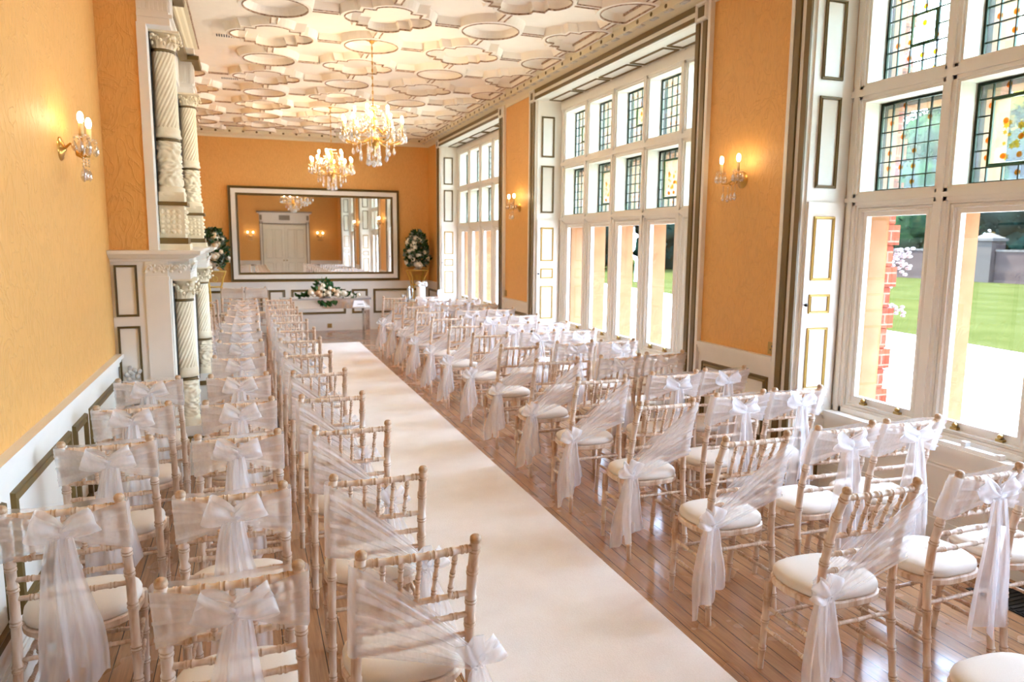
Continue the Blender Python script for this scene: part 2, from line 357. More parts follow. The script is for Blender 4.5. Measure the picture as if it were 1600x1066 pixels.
# window wall: piers and the wall over the openings
mb = MB(); ys = [YF-.2]+[y for o in OPEN for y in o]+[YB+.2]
for a, b in zip(ys[::2], ys[1::2]): mb.box(XR, 4.3, a, b, -.4, ZC)
for a, b in OPEN: mb.box(XR, 4.3, a, b, 3.72, ZC).box(4.0, 4.3, a, b, -.4, .6)
piers = []
for a, b in zip(ys[::2], ys[1::2]):
    a2 = a+.2 if a > 0 else YF; b2 = b-.2 if b < YB else YB
    piers.append((a2, b2))
dw = []
for a, b in piers:
    L = b-a
    pan = [(.06, L-.06)] if L > .4 else ([(.05, L-.08)] if L > .25 else [])
    dw.append(((XR, a), (XR, b), (-1, 0), pan))
wr = wall('wall_right', mb, 'orange papered window wall with white dado between three tall window bays', dw)

# cornice round the room, breaking forward over the fireplace columns
path = [(XL, YF), (XR, YF), (XR, YB), (XL, YB), (XL, YB1), (XB, YB1), (XB, YB0), (XL, YB0)]
prof = [(0, 3.80), (.012, 3.80), (.018, 3.835), (.045, 3.85), (.085, 3.868), (.15, 3.872), (.152, 3.93), (.185, 3.942), (.20, 3.962), (.235, 3.968), (.24, ZC)]
corn = MB(); corn.sweep(prof, path, True)
co = struct('trim_1', corn, 'corn', 'cream plaster cornice with dark drops running round the room', 'cornice')
dots, slots, bl = MB(), MB(), MB()
def along(p, q, nrm, step, fn):
    p, q = Vector((*p, 0)), Vector((*q, 0)); L = (q-p).length; k = int(L/step)
    for i in range(k): fn(p+(q-p)*((i+.5)/k), Vector((*nrm, 0)))
def dot(c, n): c = c+n*.152; dots.ball((c.x, c.y, 3.902), .008 if n.x else .022, .008 if n.y else .022, .02, 8, 5)
def slot(c, n):
    c = c+n*.118; a = (.022, .05) if n.x else (.05, .022); slots.box(c.x-a[0], c.x+a[0], c.y-a[1], c.y+a[1], 3.862, 3.8705)
along((XR, YF), (XR, YB), (-1, 0), .246, dot); along((XR, YF), (XR, YB), (-1, 0), .246, slot)
along((XL+.1, YB), (XR-.1, YB), (0, -1), .236, dot); along((XL, YB1+.2), (XL, YB), (1, 0), .246, dot); along((XL, YF), (XL, YB0), (1, 0), .246, dot)
dots.build('cornice_drop', 'brown', co); slots.build('cornice_slot', 'stoneg', co)
bl.sweep([(.236, 3.972), (.25, 3.972), (.25, ZC), (.236, ZC)], path, True); bl.build('bead_line', 'bead', co)

# ceiling strapwork: circles and barbed quatrefoils joined by short ribs
rib, bead = MB(), MB()
def ring_pts(kind):
    if kind == 0: return [(.295*cos(2*pi*i/40), .295*sin(2*pi*i/40)) for i in range(40)]
    q = []
    for k in range(4):
        a0 = k*pi/2
        pts = [(.205+.215*cos(-.93+1.86*i/12), .215*sin(-.93+1.86*i/12)) for i in range(13)]+[(.278, .172), (.278, .278), (.172, .278)]
        q += [(x*cos(a0)-y*sin(a0), x*sin(a0)+y*cos(a0)) for x, y in pts]
    return q
RP = [(-.052, 0), (-.040, -.030), (-.024, -.074), (.014, -.074), (.022, -.04), (.045, 0)]
BP = [(.008, -.070), (.008, -.080), (.018, -.080), (.018, -.066)]
px = [.332+1.015*(i-1) for i in range(5)]; py = [8.138+1.01*j for j in range(-9, 8)]
def inside(x, y): return (XL+.18 < x < XR-.18) and not (x < XB+.15 and YB0-.3 < y < YB1+.3) and y < YB-.2
for i, x in enumerate(px):
    for j, y in enumerate(py):
        kind = (i+j+1) % 2; P = ring_pts(kind)
        if x < XB+.1 and YB0-.6 < y < YB1+.6: continue
        P = [(min(max(x+a, XL+.2), XR-.2), y+b) for a, b in P]
        Q = []
        for p in P:
            if not Q or (Vector(p)-Vector(Q[-1])).length > .004: Q.append(p)
        rib.sweep(RP, Q, True, ZC); bead.sweep(BP, Q, True, ZC)
        r1 = .32 if kind == 0 else .46; r2 = .46 if kind == 0 else .32
        for dx, dy in ((1.015, 0), (0, 1.01)):
            if (dx and i == 4) or (dy and y+dy > YB-.5): continue
            L = dx+dy; ux, uy = dx/L, dy/L
            seg = [(x+ux*r1, y+uy*r1), (x+ux*(L-r2), y+uy*(L-r2))]
            if dx and seg[0][0] < XB+.1 and YB0 < y < YB1: continue
            rib.sweep([(-.075, 0), (-.04, -.06), (.04, -.06), (.075, 0)], seg, False, ZC)
            for s_ in (-.03, .03): bead.sweep([(s_-.006, -.058), (s_-.006, -.068), (s_+.006, -.068), (s_+.006, -.058)], seg, False, ZC)
rib.build('plaster_rib', 'rib', ceil); bead.build('rib_bead', 'bead', ceil)
for (x, y) in ((-.11, 8.55), (-.12, 10.72)):
    v = MB()
    for k in range(9): v.box(x-.1+k*.024, x-.088+k*.024, y-.05, y+.05, ZC-.006, ZC+.001)
    t = thing('ceiling_vent', ['slotted ceiling vent nearer the fireplace columns', 'slotted ceiling vent farther along towards the mirror'][y > 9], 'vent', (x, y, ZC))
    MB().box(x-.13, x+.13, y-.07, y+.07, ZC-.004, ZC).build('vent_plate', 'plaster', t, (x, y, ZC)); v.build('vent_slot', 'dark', t, (x, y, ZC))
t = thing('smoke_detector', 'white round smoke detector on the ceiling between the two chandeliers', 'smoke detector', (1.34, 10.16, ZC))
MB().lathe([(0, -.045), (.03, -.045), (.05, -.03), (.055, 0)], n=18).build('detector_body', 'plasticw', t); MB().lathe([(.055, -.012), (.062, -.012), (.062, 0)], n=18).build('mounting_ring', 'plasticw', t)

# ------------------------------------------------------------------ windows (one built at bay 3, copied to the others)
def bars(mb, ys, zs, x0, x1):
    pass
WY0, WY1 = .45, 4.1
LW, MW = .588, .12; L0 = WY1-.118                       # first light (far end) runs L0-LW .. L0
lights = [(L0-k*(LW+MW)-LW, L0-k*(LW+MW)) for k in range(5)]
rows_ = [(.70, 2.105), (2.215, 2.82), (2.945, 3.55)]
def make_window():
    w = thing('window_1', 'tall white bay window nearest the entrance, lawn seen through it', 'window', (4.02, 2.275, 0), kind='structure')
    off = (4.02, 2.275, 0)
    f = MB()
    def bar(y0, y1, z0, z1, deep=4.215, vert=True):
        f.box(4.036, deep, y0, y1, z0, z1)
        e = .016
        if vert: f.box(4.02, 4.036, y0+e, y1-e, z0, z1); f.box(4.008, 4.02, y0+.04, y1-.04, z0, z1) if y1-y0 > .1 else None
        else: f.box(4.02, 4.036, y0, y1, z0+e, z1-e); f.box(4.008, 4.02, y0, y1, z0+.04, z1-.04) if z1-z0 > .1 else None
    bar(L0, WY1, .6, 3.72); bar(WY0, lights[-1][0], .6, 3.72)
    for a, b in zip(lights[1:], lights[:-1]): bar(a[1], b[0], .6, 3.72)
    for z0, z1 in ((2.105, 2.215), (2.82, 2.945), (3.55, 3.72), (.6, .70)): bar(WY0, WY1, z0, z1, 4.215 if z0 > 1 else 4.12, False)
    f.build('window_frame', 'white', w, off)
    s = MB().box(3.93, 4.05, WY0, WY1, .605, .645).box(3.945, 4.02, WY0, WY1, .58, .605)
    s.build('window_sill', 'white', w, off)
    ap = MB().box(3.965, 4.0, WY0, WY1, 0, .585).box(3.95, 3.965, WY0, WY1, 0, .17).box(3.956, 3.965, WY0, WY1, .17, .2)
    for k in range(3): ap.frame((3.965, WY0+.1+k*1.18, .26), (0, 1, 0), (0, 0, 1), 1.08, .26, .03, .012, (-1, 0, 0))
    ap.build('apron_panel', 'white', w, off)
    # sashes: one built, copied along the row
    y0, y1 = lights[0]; z0, z1 = rows_[0]
    MB_seal = MB().box(4.10, 4.1295, y0+.001, y0+.010, z0, z1).box(4.10, 4.1295, y1-.010, y1-.001, z0, z1)
    sx = MB(); sx.frame((4.062, y0, z0), (0, 1, 0), (0, 0, 1), LW, z1-z0, .03, .022, (-1, 0, 0)); sx.box(4.06, 4.10, y0, y0+.06, z0, z1).box(4.06, 4.10, y1-.06, y1, z0, z1).box(4.06, 4.10, y0+.06, y1-.06, z0, z0+.075).box(4.06, 4.10, y0+.06, y1-.06, z1-.06, z1)
    sash = sx.build('sash', 'white', w, off); MB_seal.build('outer_bead', 'seal', sash, off)
    MB().box(4.078, 4.082, y0+.06, y1-.06, z0+.075, z1-.06).build('pane', 'glass', sash, off)
    fast = MB()
    for yy in (y0+.14, y1-.16): fast.box(4.03, 4.062, yy-.022, yy+.022, z0+.03, z0+.045); fast.ball((4.04, yy, z0+.058), .018, .016, .016, 8, 5)
    fast.build('sash_fastener', 'brass', sash, off)
    for k in range(1, 5):
        c = copy_tree(sash, w); c.location = (0, -k*(LW+MW), 0)
    # leaded lights: three kinds of leading
    def leaded(kind, zz):
        z0, z1 = zz; g = MB().box(4.186, 4.190, y0, y1, z0, z1)
        p = g.build('leaded_light', 'quarry', w, off)
        b = MB(); n, mm = 6, 6; dy = LW/n; dz = (z1-z0)/mm; r = .0035
        hole = {0: None, 1: (2, 4, 2, 4), 2: (1, 5, 1, 5)}[kind]
        for i in range(1, n):
            segs = [(z0, z1)] if not hole or not hole[0] < i < hole[1] else [(z0, z0+hole[2]*dz), (z0+hole[3]*dz, z1)]
            for a, c in segs: b.box(4.180, 4.194, y0+i*dy-r, y0+i*dy+r, a, c)
        for i in range(1, mm):
            segs = [(y0, y1)] if not hole or not hole[2] < i < hole[3] else [(y0, y0+hole[0]*dy), (y0+hole[1]*dy, y1)]
            for a, c in segs: b.box(4.180, 4.194, a, c, z0+i*dz-r, z0+i*dz+r)
        b.frame((4.186, y0, z0), (0, 1, 0), (0, 0, 1), LW, z1-z0, .020, .012, (-1, 0, 0))
        b.build('leading', 'lead', p, off)
        if hole:
            h = MB(); h.frame((4.184, y0+hole[0]*dy, z0+hole[2]*dz), (0, 1, 0), (0, 0, 1), (hole[1]-hole[0])*dy, (hole[3]-hole[2])*dz, .02 if kind == 2 else .016, .012, (-1, 0, 0))
            h.build('green_border', 'grn', p, off)
            a = MB(); random.seed(3)
            cy_, cz_ = (y0+y1)/2, (z0+z1)/2
            for q in range(26 if kind == 2 else 9):
                s_ = (.13, .12) if kind == 2 else (.06, .05); yy, zq = random.gauss(cy_-.02, s_[0]*.5), random.gauss(cz_-.02, s_[1]*.55)
                if abs(yy-cy_) > (hole[1]-hole[0])*dy/2-.03 or abs(zq-cz_) > (hole[3]-hole[2])*dz/2-.03: continue
                rr = random.uniform(.014, .026)
                a.poly([(4.1845, yy+(rr if e % 2 else rr*.5)*cos(e*pi/6), zq+(rr if e % 2 else rr*.5)*sin(e*pi/6)) for e in range(12)])
            a.build('painted_flower', 'amber', p, off)
        return p
    A = leaded(0, rows_[1]); B = leaded(2, rows_[1]); Cc = leaded(1, rows_[2]); D = leaded(0, rows_[2])
    step = LW+MW
    for k in range(5):
        for src, mine in ((A if k % 2 == 0 else B, 1 if k % 2 else 0), (Cc if k % 2 == 0 else D, 1 if k % 2 else 0)):
            if k == mine: src.location = (0, -k*step, 0)
            else: c = copy_tree(src, w); c.location = (0, -k*step, 0)
    # stone mullions, transoms and jambs outside
    m0 = MB().box(4.130, 4.29, lights[0][0]-.126, lights[0][0]+.006, .64, 2.107).box(4.222, 4.43, lights[0][0]-.15, lights[0][0]+.03, 2.12, 3.7)
    sm = m0.build('stone_mullion', 'sand', w, off)
    for k in range(1, 4):
        c = sm.copy(); COL.objects.link(c); c.location = (0, -k*step, 0)
    st = MB()
    for z0, z1 in ((2.10, 2.22), (2.80, 2.96)): st.box(4.222, 4.42, WY0, WY1, z0-.02, z1+.0)
    st.box(4.13, 4.29, L0-.035, WY1, .5, 2.12).box(4.222, 4.32, L0-.02, WY1, 2.12, 3.7).box(4.13, 4.29, WY0, lights[-1][0]+.045, .5, 3.7).box(4.12, 4.36, WY0, WY1, .44, .62)
    st.build('stone_surround', 'sand', w, off)
    q = MB()
    for k in range(27):
        d = .03 if k % 2 else 0; q.box(4.292, 4.40+d, L0+.01-d*.6, WY1+.35, -.4+k*.15, -.4+k*.15+.142)
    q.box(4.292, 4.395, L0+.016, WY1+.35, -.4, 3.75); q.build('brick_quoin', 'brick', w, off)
    # white boxing of the reveals with shutters
    for side in (1, -1):
        yy = WY1 if side > 0 else WY0
        def sb(mb, x0, x1, d0, d1, z0, z1):
            a, b = yy-side*d0, yy-side*d1; mb.box(x0, x1, min(a, b), max(a, b), z0, z1)
        rv = MB(); sb(rv, XR, 4.02, 0, .012, 0, 3.72); rb = rv.build('reveal_lining', 'white', w, off)
        g = MB(); nn = (0, -side, 0); o_y = yy-side*.013
        for z0, z1 in ((2.24, 2.862), (2.97, 3.497), (.12, .5)): g.frame((3.733, o_y, z0), (1, 0, 0), (0, 0, 1), .185, z1-z0, .022, .012, nn)
        g.build('reveal_moulding', 'brown', rb, off)
        sh = MB(); sb(sh, 3.682, 3.995, .012, .028, .62, 2.142); so_ = sh.build('shutter', 'white', w, off)
        g = MB(); o_y = yy-side*.028
        for z0, z1 in ((1.595, 2.045), (1.36, 1.499), (.81, 1.26)): g.frame((3.733, o_y, z0), (1, 0, 0), (0, 0, 1), .185, z1-z0, .020, .010, nn)
        g.build('shutter_moulding', 'goldlit', so_, off)  # gold tone of these mouldings carries the light falling on them
        kb = MB().ball((3.697, yy-side*.045, 1.425), .013, .013, .013, 10, 6).tube([(3.697, yy-side*.028, 1.425), (3.697, yy-side*.04, 1.425)], .005)
        kb.build('shutter_knob', 'iron', so_, off)
    sf = MB().box(XR, 4.02, WY0, WY1, 3.698, 3.72); so_ = sf.build('soffit_panel', 'white', w, off)
    g = MB()
    for a, b in lights: g.frame((3.80, a-.03, 3.698), (1, 0, 0), (0, 1, 0), .185, LW+.06, .022, .012, (0, 0, -1))
    g.build('soffit_moulding', 'brown', so_, off)
    # architrave: white board with two brown bands and corner blocks
    a, b = MB(), MB()
    for y0_, y1_ in ((WY1, WY1+.2), (WY0-.2, WY0)): a.box(XR-.03, XR, y0_, y1_, 0, 3.84)
    a.box(XR-.03, XR, WY0, WY1, 3.70, 3.84)
    for s_, e0 in ((1, WY1), (-1, WY0)):
        for d0, d1 in ((.0, .05), (.10, .155)):
            q = sorted((e0+s_*d0, e0+s_*d1)); b.box(XR-.046, XR-.03, q[0], q[1], 0, 3.675)
        q = sorted((e0+s_*.165, e0+s_*.2)); a.box(XR-.042, XR-.03, q[0], q[1], 0, 3.84)
        q = sorted((e0+s_*.03, e0+s_*.13)); b.box(XR-.05, XR-.03, q[0], q[1], 3.715, 3.80)
        q0, q1 = sorted((e0+s_*.0, e0+s_*.165))
        a.frame((XR-.03, q0, 3.68), (0, 1, 0), (0, 0, 1), q1-q0, .155, .033, .03, (-1, 0, 0))
    for z0, z1 in ((3.70, 3.738), (3.785, 3.83)): b.box(XR-.046, XR-.03, WY0, WY1, z0, z1)
    ar = a.build('architrave', 'white', w, off); b.build('architrave_band', 'brown', ar, off)
    return w
w1 = make_window()
for k, lab in ((1, 'tall white window bay midway along the wall, between the two papered piers'), (2, 'farthest white window bay, beside the floral display in the corner')):
    c = copy_tree(w1); c.name = 'window_%d' % (k+1); c.location = (4.02, 2.275+WIN_OFF[k], 0); c['label'] = lab
t = thing('window_opener', 'white window opening bar lying along the nearest window sill', 'window opener', (3.97, 2.95, .645))
MB().box(-.025, .025, -.19, .19, 0, .022).build('opener_bar', 'plasticw', t); MB().box(-.012, .03, .02, .05, .022, .05).build('catch', 'plasticw', t)
MB().box(-.02, .02, -.20, -.17, .0, .03).build('end_cap', 'plasticw', t)

# entrance doors
MB_back = MB().box(DX0, DX1, YF-.2, YF-.08, 0, 2.5)
d = thing('door_1', 'cream double doors with grey cornice, seen reflected in the mirror', 'door', (1.515, YF, 0), kind='structure')
off = (1.515, YF, 0)
MB_back.build('door_backing', 'doorw', d, off)  # solid backing added to block sky light leaking between the leaves
for s_, x0 in ((0, DX0), (1, 1.515)):
    m = MB().box(x0+.004, x0+.851, YF-.07, YF-.02, 0.01, 2.47); lf = m.build('door_leaf', 'doorw', d, off)
    g = MB()
    for z0, z1 in ((.2, .95), (1.1, 2.3)):
        for xx in (x0+.1, x0+.46): g.frame((xx, YF-.02, z0), (1, 0, 0), (0, 0, 1), .3, z1-z0, .035, .012, (0, 1, 0))
    g.build('door_panel', 'doorw', lf, off)
    kx = 1.515+(.06 if s_ else -.06)
    MB().ball((kx, YF+.03, 1.02), .028, .028, .028).tube([(kx, YF-.02, 1.02), (kx, YF+.01, 1.02)], .01).build('door_knob', 'brass', lf, off)
a = MB().box(DX0-.13, DX0, YF, YF+.03, 0, 2.62).box(DX1, DX1+.13, YF, YF+.03, 0, 2.62).box(DX0-.13, DX1+.13, YF, YF+.03, 2.5, 2.92).box(DX0-.2, DX1+.2, YF, YF+.09, 2.92, 2.96)
a.build('door_surround', 'white', d, off)
b = MB()
for x0, x1 in ((DX0-.03, DX0), (DX1, DX1+.03), (DX0-.13, DX0-.1), (DX1+.1, DX1+.13)): b.box(x0, x1, YF+.03, YF+.042, 0, 2.6)
b.box(DX0-.24, DX1+.24, YF, YF+.12, 2.96, 3.02).box(DX0-.03, DX1+.03, YF+.03, YF+.042, 2.5, 2.53).box(1.3, 1.73, YF+.03, YF+.05, 2.66, 2.86).box(DX0-.11, DX0-.02, YF+.03, YF+.05, 2.66, 2.86).box(DX1+.02, DX1+.11, YF+.03, YF+.05, 2.66, 2.86)
b.build('door_cornice', 'grey', d, off)

# ------------------------------------------------------------------ fireplace with twisted columns
fp = thing('fireplace', 'tall cream carved fireplace with two tiers of twisted columns against left wall', 'fireplace', (XB, 7.4, 0)); fo = (XB, 7.4, 0)
def radial(c, z0, z1, rf, n=40, m=40):
    return MB().grid([[(c[0]+rf(2*pi*j/n, z0+(z1-z0)*i/m)*cos(2*pi*j/n), c[1]+rf(2*pi*j/n, z0+(z1-z0)*i/m)*sin(2*pi*j/n), z0+(z1-z0)*i/m) for j in range(n)] for i in range(m+1)], True, True)
def carved(r, sd):
    rnd = random.Random(sd); ph = [rnd.uniform(0, 6.28) for _ in range(4)]
    def f(a, z):
        k = sin(4*a+14*sin(z*16+ph[0]))*sin(z*46+3*sin(3*a+ph[1])); k2 = sin(7*a+ph[2]+z*22)*sin(z*60+ph[3])
        return r*(1+.17*max(k, -.25)+.08*k2)
    return f
def column(cx, cy, z0, zc, z1, z2, z3, r0, r1, seed):
    """carved drum z0-zc, twisted shaft zc-z1, leafy capital z1-z2, abacus z2-z3"""
    zs = zc+.0
    sh = radial((cx, cy), zc+.02, z1, lambda a, z: (r0+(r1-r0)*(z-zc)/(z1-zc))*(1+.11*abs(sin(9*(a-(z-zc)*6.)))-.05), 108, 70).build('twisted_shaft', 'stone', fp, fo)
    radial((cx, cy), z0+.03, zc-.01, carved(r0*1.02, seed), 56, 44).build('carved_drum', 'stone', sh, fo)
    for z in (zc, z1): MB().lathe([(r1*.9, z-.014), (r1*1.17, z-.010), (r1*1.17, z+.006), (r1*.9, z+.012)], (cx, cy, 0), 28).build('olive_collar', 'brown', sh, fo)
    if zc-z0 > .2:
        c2 = MB().lathe([(r0*.9, zc+.012), (r0*1.22, zc+.02), (r0*1.1, zc+.05), (r0*1.14, zc+.075), (r0*.95, zc+.1)], (cx, cy, 0), 28); c2.build('shaft_base', 'stone', sh, fo)
    cp = MB(); H = z2-z1
    for tier, (zb, hh, ro, nn) in enumerate(((z1+.01, H*.55, r1*1.0, 8), (z1+H*.35, H*.6, r1*1.02, 8))):
        for k in range(nn):
            a = 2*pi*(k+.5*tier)/nn; rows = []
            for i in range(6):
                s_ = i/5; rr = ro*.93+.055*s_**2.0+.006; z = zb+hh*(s_ if s_ < .9 else .9-(s_-.9)*1.5); wd = .028*(1-.55*s_**2)+.004
                rows.append([(cx+rr*cos(a)-e*wd*sin(a), cy+rr*sin(a)+e*wd*cos(a), z) for e in (-1, -.3, 0, .3, 1)])
                rows[-1][2] = (cx+(rr+.012)*cos(a), cy+(rr+.012)*sin(a), z)
            cp.grid(rows)
            rr = ro*.93+.055+.004; cp.ball((cx+rr*cos(a), cy+rr*sin(a), zb+hh*.78), .013, .013, .012, 7, 5); cp.ball((cx+(rr-.022)*cos(a+.2), cy+(rr-.022)*sin(a+.2), zb+hh*.5), .010, .010, .016, 6, 4)
    cp.lathe([(r1*.9, z1), (r1*.86, z1+H*.6), (r1*1.2, z2)], (cx, cy, 0), 24)
    for k in range(4):
        a = pi/4+k*pi/2; cp.ball((cx+(r1+.035)*cos(a), cy+(r1+.035)*sin(a), z2-.025), .024, .024, .024, 8, 6)
    cp.build('leaf_capital', 'stone', sh, fo)
    ab = MB(); q = r1+.05; ab.box(cx-q, cx+q, cy-q, cy+q, z2, z3).build('abacus', 'stone', sh, fo); ab = MB()
    q = r0*1.3; ab.lathe([(q, z0-.03), (q*1.05, z0-.015), (q*.95, z0+.01), (q*.98, z0+.03), (r0, z0+.045)], (cx, cy, 0), 26); ab.build('column_base', 'stone', sh, fo)
CY = (6.15, 8.56)
for i, yc in enumerate(CY):
    column(-.482, yc, .42, .765, 1.385, 1.535, 1.555, .078, .070, 5+i)
    column(-.527, yc, 2.20, 2.585, 3.225, 3.338, 3.352, .084, .076, 11+i)
    # lower plinth, upper pedestal
    MB().box(-.60, -.37, yc-.12, yc+.12, 0, .30).box(-.59, -.385, yc-.105, yc+.105, .30, .395).build('plinth', 'white', fp, fo)
    MB().box(-.61, -.36, yc-.13, yc+.13, .27, .315).build('plinth_band', 'brown', fp, fo)
    p = MB().box(-.65, -.43, yc-.11, yc+.11, 1.86, 2.10).box(-.65, -.40, yc-.14, yc+.14, 1.768, 1.815).box(-.65, -.425, yc-.105, yc+.105, 2.128, 2.2); p = p.build('pedestal', 'stone', fp, fo)
    MB().box(-.65, -.41, yc-.13, yc+.13, 1.815, 1.86).build('pedestal_band', 'brown', p, fo); MB().box(-.65, -.405, yc-.135, yc+.135, 2.10, 2.128).build('pedestal_band', 'brown', p, fo)
    for side in (0, 1):
        cv = MB()
        for u in range(5):
            for v in range(5):
                a, z = -.075+.0375*u, 1.905+.038*v; k = .012*(.4+abs(sin(u*1.57)*cos(v*1.57)))+.004
                c = (-.545+a, yc-.112, z) if side == 0 else (-.428, yc+a, z)
                cv.ball(c, .017 if side == 0 else k, k if side == 0 else .017, .017, 7, 5)
        cv.build('pedestal_carving', 'stone', p, fo)
# side panelling towards the camera and the pilasters behind the columns
MB().box(XB-.045, -.545, YB0-.035, YB0, 0, 1.57).box(XB-.03, -.535, YB0, 6.55, 0, 1.57).build('pilaster', 'white', fp, fo); MB().box(XB-.03, -.535, 8.1, YB1, 0, 1.57).build('pilaster', 'white', fp, fo)
s = MB().box(XL+.001, XB-.03, YB0-.022, YB0, 0, 1.70).box(XL+.001, -.53, YB0-.045, YB0, 0, .16); side = s.build('side_panelling', 'white', fp, fo)
g = MB()
for z0, z1 in ((1.285, 1.662), (.62, 1.216), (.22, .55)): g.frame((-.905, YB0-.022, z0), (1, 0, 0), (0, 0, 1), .152, z1-z0, .017, .014, (0, -1, 0))
g.build('side_panel_moulding', 'brown', side, fo)
bs = MB()
for k in range(9):
    a = k*2.4; r = .009*sqrt(k); bs.ball((-.825+r*2*cos(a), YB0-.03, .865+r*2*sin(a)), .02, .014, .02, 7, 5)
bs.build('carved_boss', 'stoneg', side, fo)
up_ = MB().box(XB-.006, -.605, YB0-.012, 6.5, 1.768, 3.36).box(XB-.006, -.605, 8.2, YB1, 1.768, 3.40).box(XB, -.63, 6.5, 8.2, 1.768, 3.40); ov = up_.build('overmantel', 'white', fp, fo)
MB().box(-.63, -.622, 6.75, 7.95, 2.0, 3.15).build('overmantel_mirror', 'mirror', ov, fo)
g = MB().frame((-.63, 6.7, 1.95), (0, 1, 0), (0, 0, 1), 1.3, 1.25, .06, .03, (1, 0, 0)); g.build('mirror_moulding', 'brown', ov, fo)
for yc in (6.15, 8.56):
    MB().box(-.605, -.600, yc-.11, yc+.11, 1.9, 3.39).build('column_shade', 'dark', fp, fo); MB().box(-.536, -.530, yc-.11, yc+.11, .35, 1.55).build('column_shade', 'dark', fp, fo)  # flat dark sheets behind the columns: shade of the gap put into colour
# mantel shelf: carved frieze below, deep moulded shelf breaking forward over the columns
mp = [(-.36, YB1), (-.36, 8.36), (-.42, 8.36), (-.42, 6.35), (-.36, 6.35), (-.36, YB0-.045), (XL+.002, YB0-.045)][::-1]
def shelf(prof, mats, name, parent):
    m = MB(); P = [Vector(p) for p in [(XL+.002, YB0-.03), (-.42, YB0-.03), (-.42, 6.36), (-.47, 6.36), (-.47, 8.35), (-.42, 8.35), (-.42, YB1+.03), (XB, YB1+.03)]]
    prof = [(-d, z) for d, z in prof]; m.sweep(prof, P)
    return m.build(name, mats, parent, fo)
sh = shelf([(0, 1.688), (.012, 1.69), (.02, 1.705), (.05, 1.712), (.085, 1.735), (.10, 1.742), (.105, 1.766), (-.06, 1.770)], 'white', 'mantel_shelf', fp)
MB().box(XL+.002, -.36, YB0-.03, YB1+.03, 1.752, 1.768).build('shelf_top', 'white', sh, fo)
fr = MB().box(-.70, -.55, YB0-.03, YB1+.02, 1.57, 1.70).box(-.60, -.40, YB0-.0, 6.38, 1.555, 1.70).box(-.60, -.40, 8.33, YB1, 1.555, 1.70).box(XB-.03, -.50, 6.38, 8.33, 1.40, 1.70).box(-.70, -.54, YB0-.05, YB0, 1.548, 1.578)
frz = fr.build('frieze', 'white', fp, fo)
rnd = random.Random(9)
def scrolls(name, fn, n):
    cv = MB()
    for k in range(n):
        u = (k+.5)/n; P = [fn(u+.42/n*(1-i/9)*cos(i*.75)*(1 if k % 2 else -1), .032*(1-i/10)*sin(i*.75)) for i in range(10)]
        cv.tube(P, [.008-.0004*i for i in range(10)], 6); q = fn(u, .0); cv.ball(q, .012, .012, .012, 7, 5)
        for e in (-1, 1): cv.ball(fn(u+e*.5/n, e*.022), .012, .010, .012, 6, 4)
    cv.build(name, 'white', frz, fo)
scrolls('frieze_carving', lambda u, v: (-.695+.285*u, YB0-.032, 1.635+v), 5)
scrolls('frieze_carving', lambda u, v: (-.40, YB0+.02+.44*u, 1.635+v), 5)
scrolls('frieze_carving', lambda u, v: (-.50, 6.40+1.91*u, 1.60+v), 18)
scrolls('frieze_carving', lambda u, v: (-.40, 8.35+.56*u, 1.635+v), 6)
# flared cove between frieze and shelf at the column breaks
cv = MB()
for yc in CY:
    rows = []
    for i in range(7):
        a = i/6*pi/2; d = .10*(1-cos(a)); rows.append([(-.40+d, yc-.23, 1.58+.12*sin(a)), (-.40+d, yc+.2, 1.58+.12*sin(a))])
    cv.grid(rows)
cv.build('shelf_cove', 'white', frz, fo)
# entablature blocks over the upper columns
en = MB()
for yc in CY:
    y0 = YB0-.005 if yc < 7 else yc-.13; y1 = yc+.15
    en.box(XB, -.45, y0, y1, 3.352, 3.40).box(XB, -.43, y0-.01, y1+.01, 3.40, 3.425).box(XB, -.455, y0, y1, 3.425, 3.66).box(XB, -.40, y0, y1, 3.712, 3.74).box(XB, -.43, y0, y1, 3.66, 3.80)
    for k in range(7): en.box(-.645+k*.028, -.63+k*.028, y0-.008, y0, 3.45, 3.64)
    for k in range(7):
        y = y0+.02+k*.035; en.box(-.455, -.445, y, y+.018, 3.45, 3.64)
en.box(XB, -.58, 6.3, 8.43, 3.40, 3.80); e = en.build('entablature', 'white', fp, fo)
b = MB(); b.sweep([(0, 3.655), (-.07, 3.665), (-.075, 3.705), (0, 3.712)], [(-.62, YB0-.02), (-.455, YB0-.02), (-.455, 6.46), (-.56, 6.46), (-.56, 8.40), (-.455, 8.40), (-.455, 8.78), (-.62, 8.78)])
b.build('entablature_band', 'brown', e, fo)
# opening, grate and hearth
MB().box(XB-.02, -.56, 6.6, 6.75, 0, 1.4).box(XB-.02, -.56, 7.9, 8.05, 0, 1.4).box(XB-.02, -.56, 6.6, 8.05, 1.1, 1.4).build('fire_surround', 'stoneg', fp, fo)
MB().box(XL-.01, XL+.0, 6.6, 8.05, 0, 1.1).box(XL, XB-.03, 6.58, 6.6, 0, 1.1).box(XL, XB-.03, 8.05, 8.07, 0, 1.1).build('firebox', 'dark', fp, fo)
MB().box(-.86, -.62, 6.95, 7.7, .1, .32).build('fire_grate', 'iron', fp, fo)
MB().box(XB, -.30, 6.32, 8.35, 0, .03).build('hearth', 'dark', fp, fo)

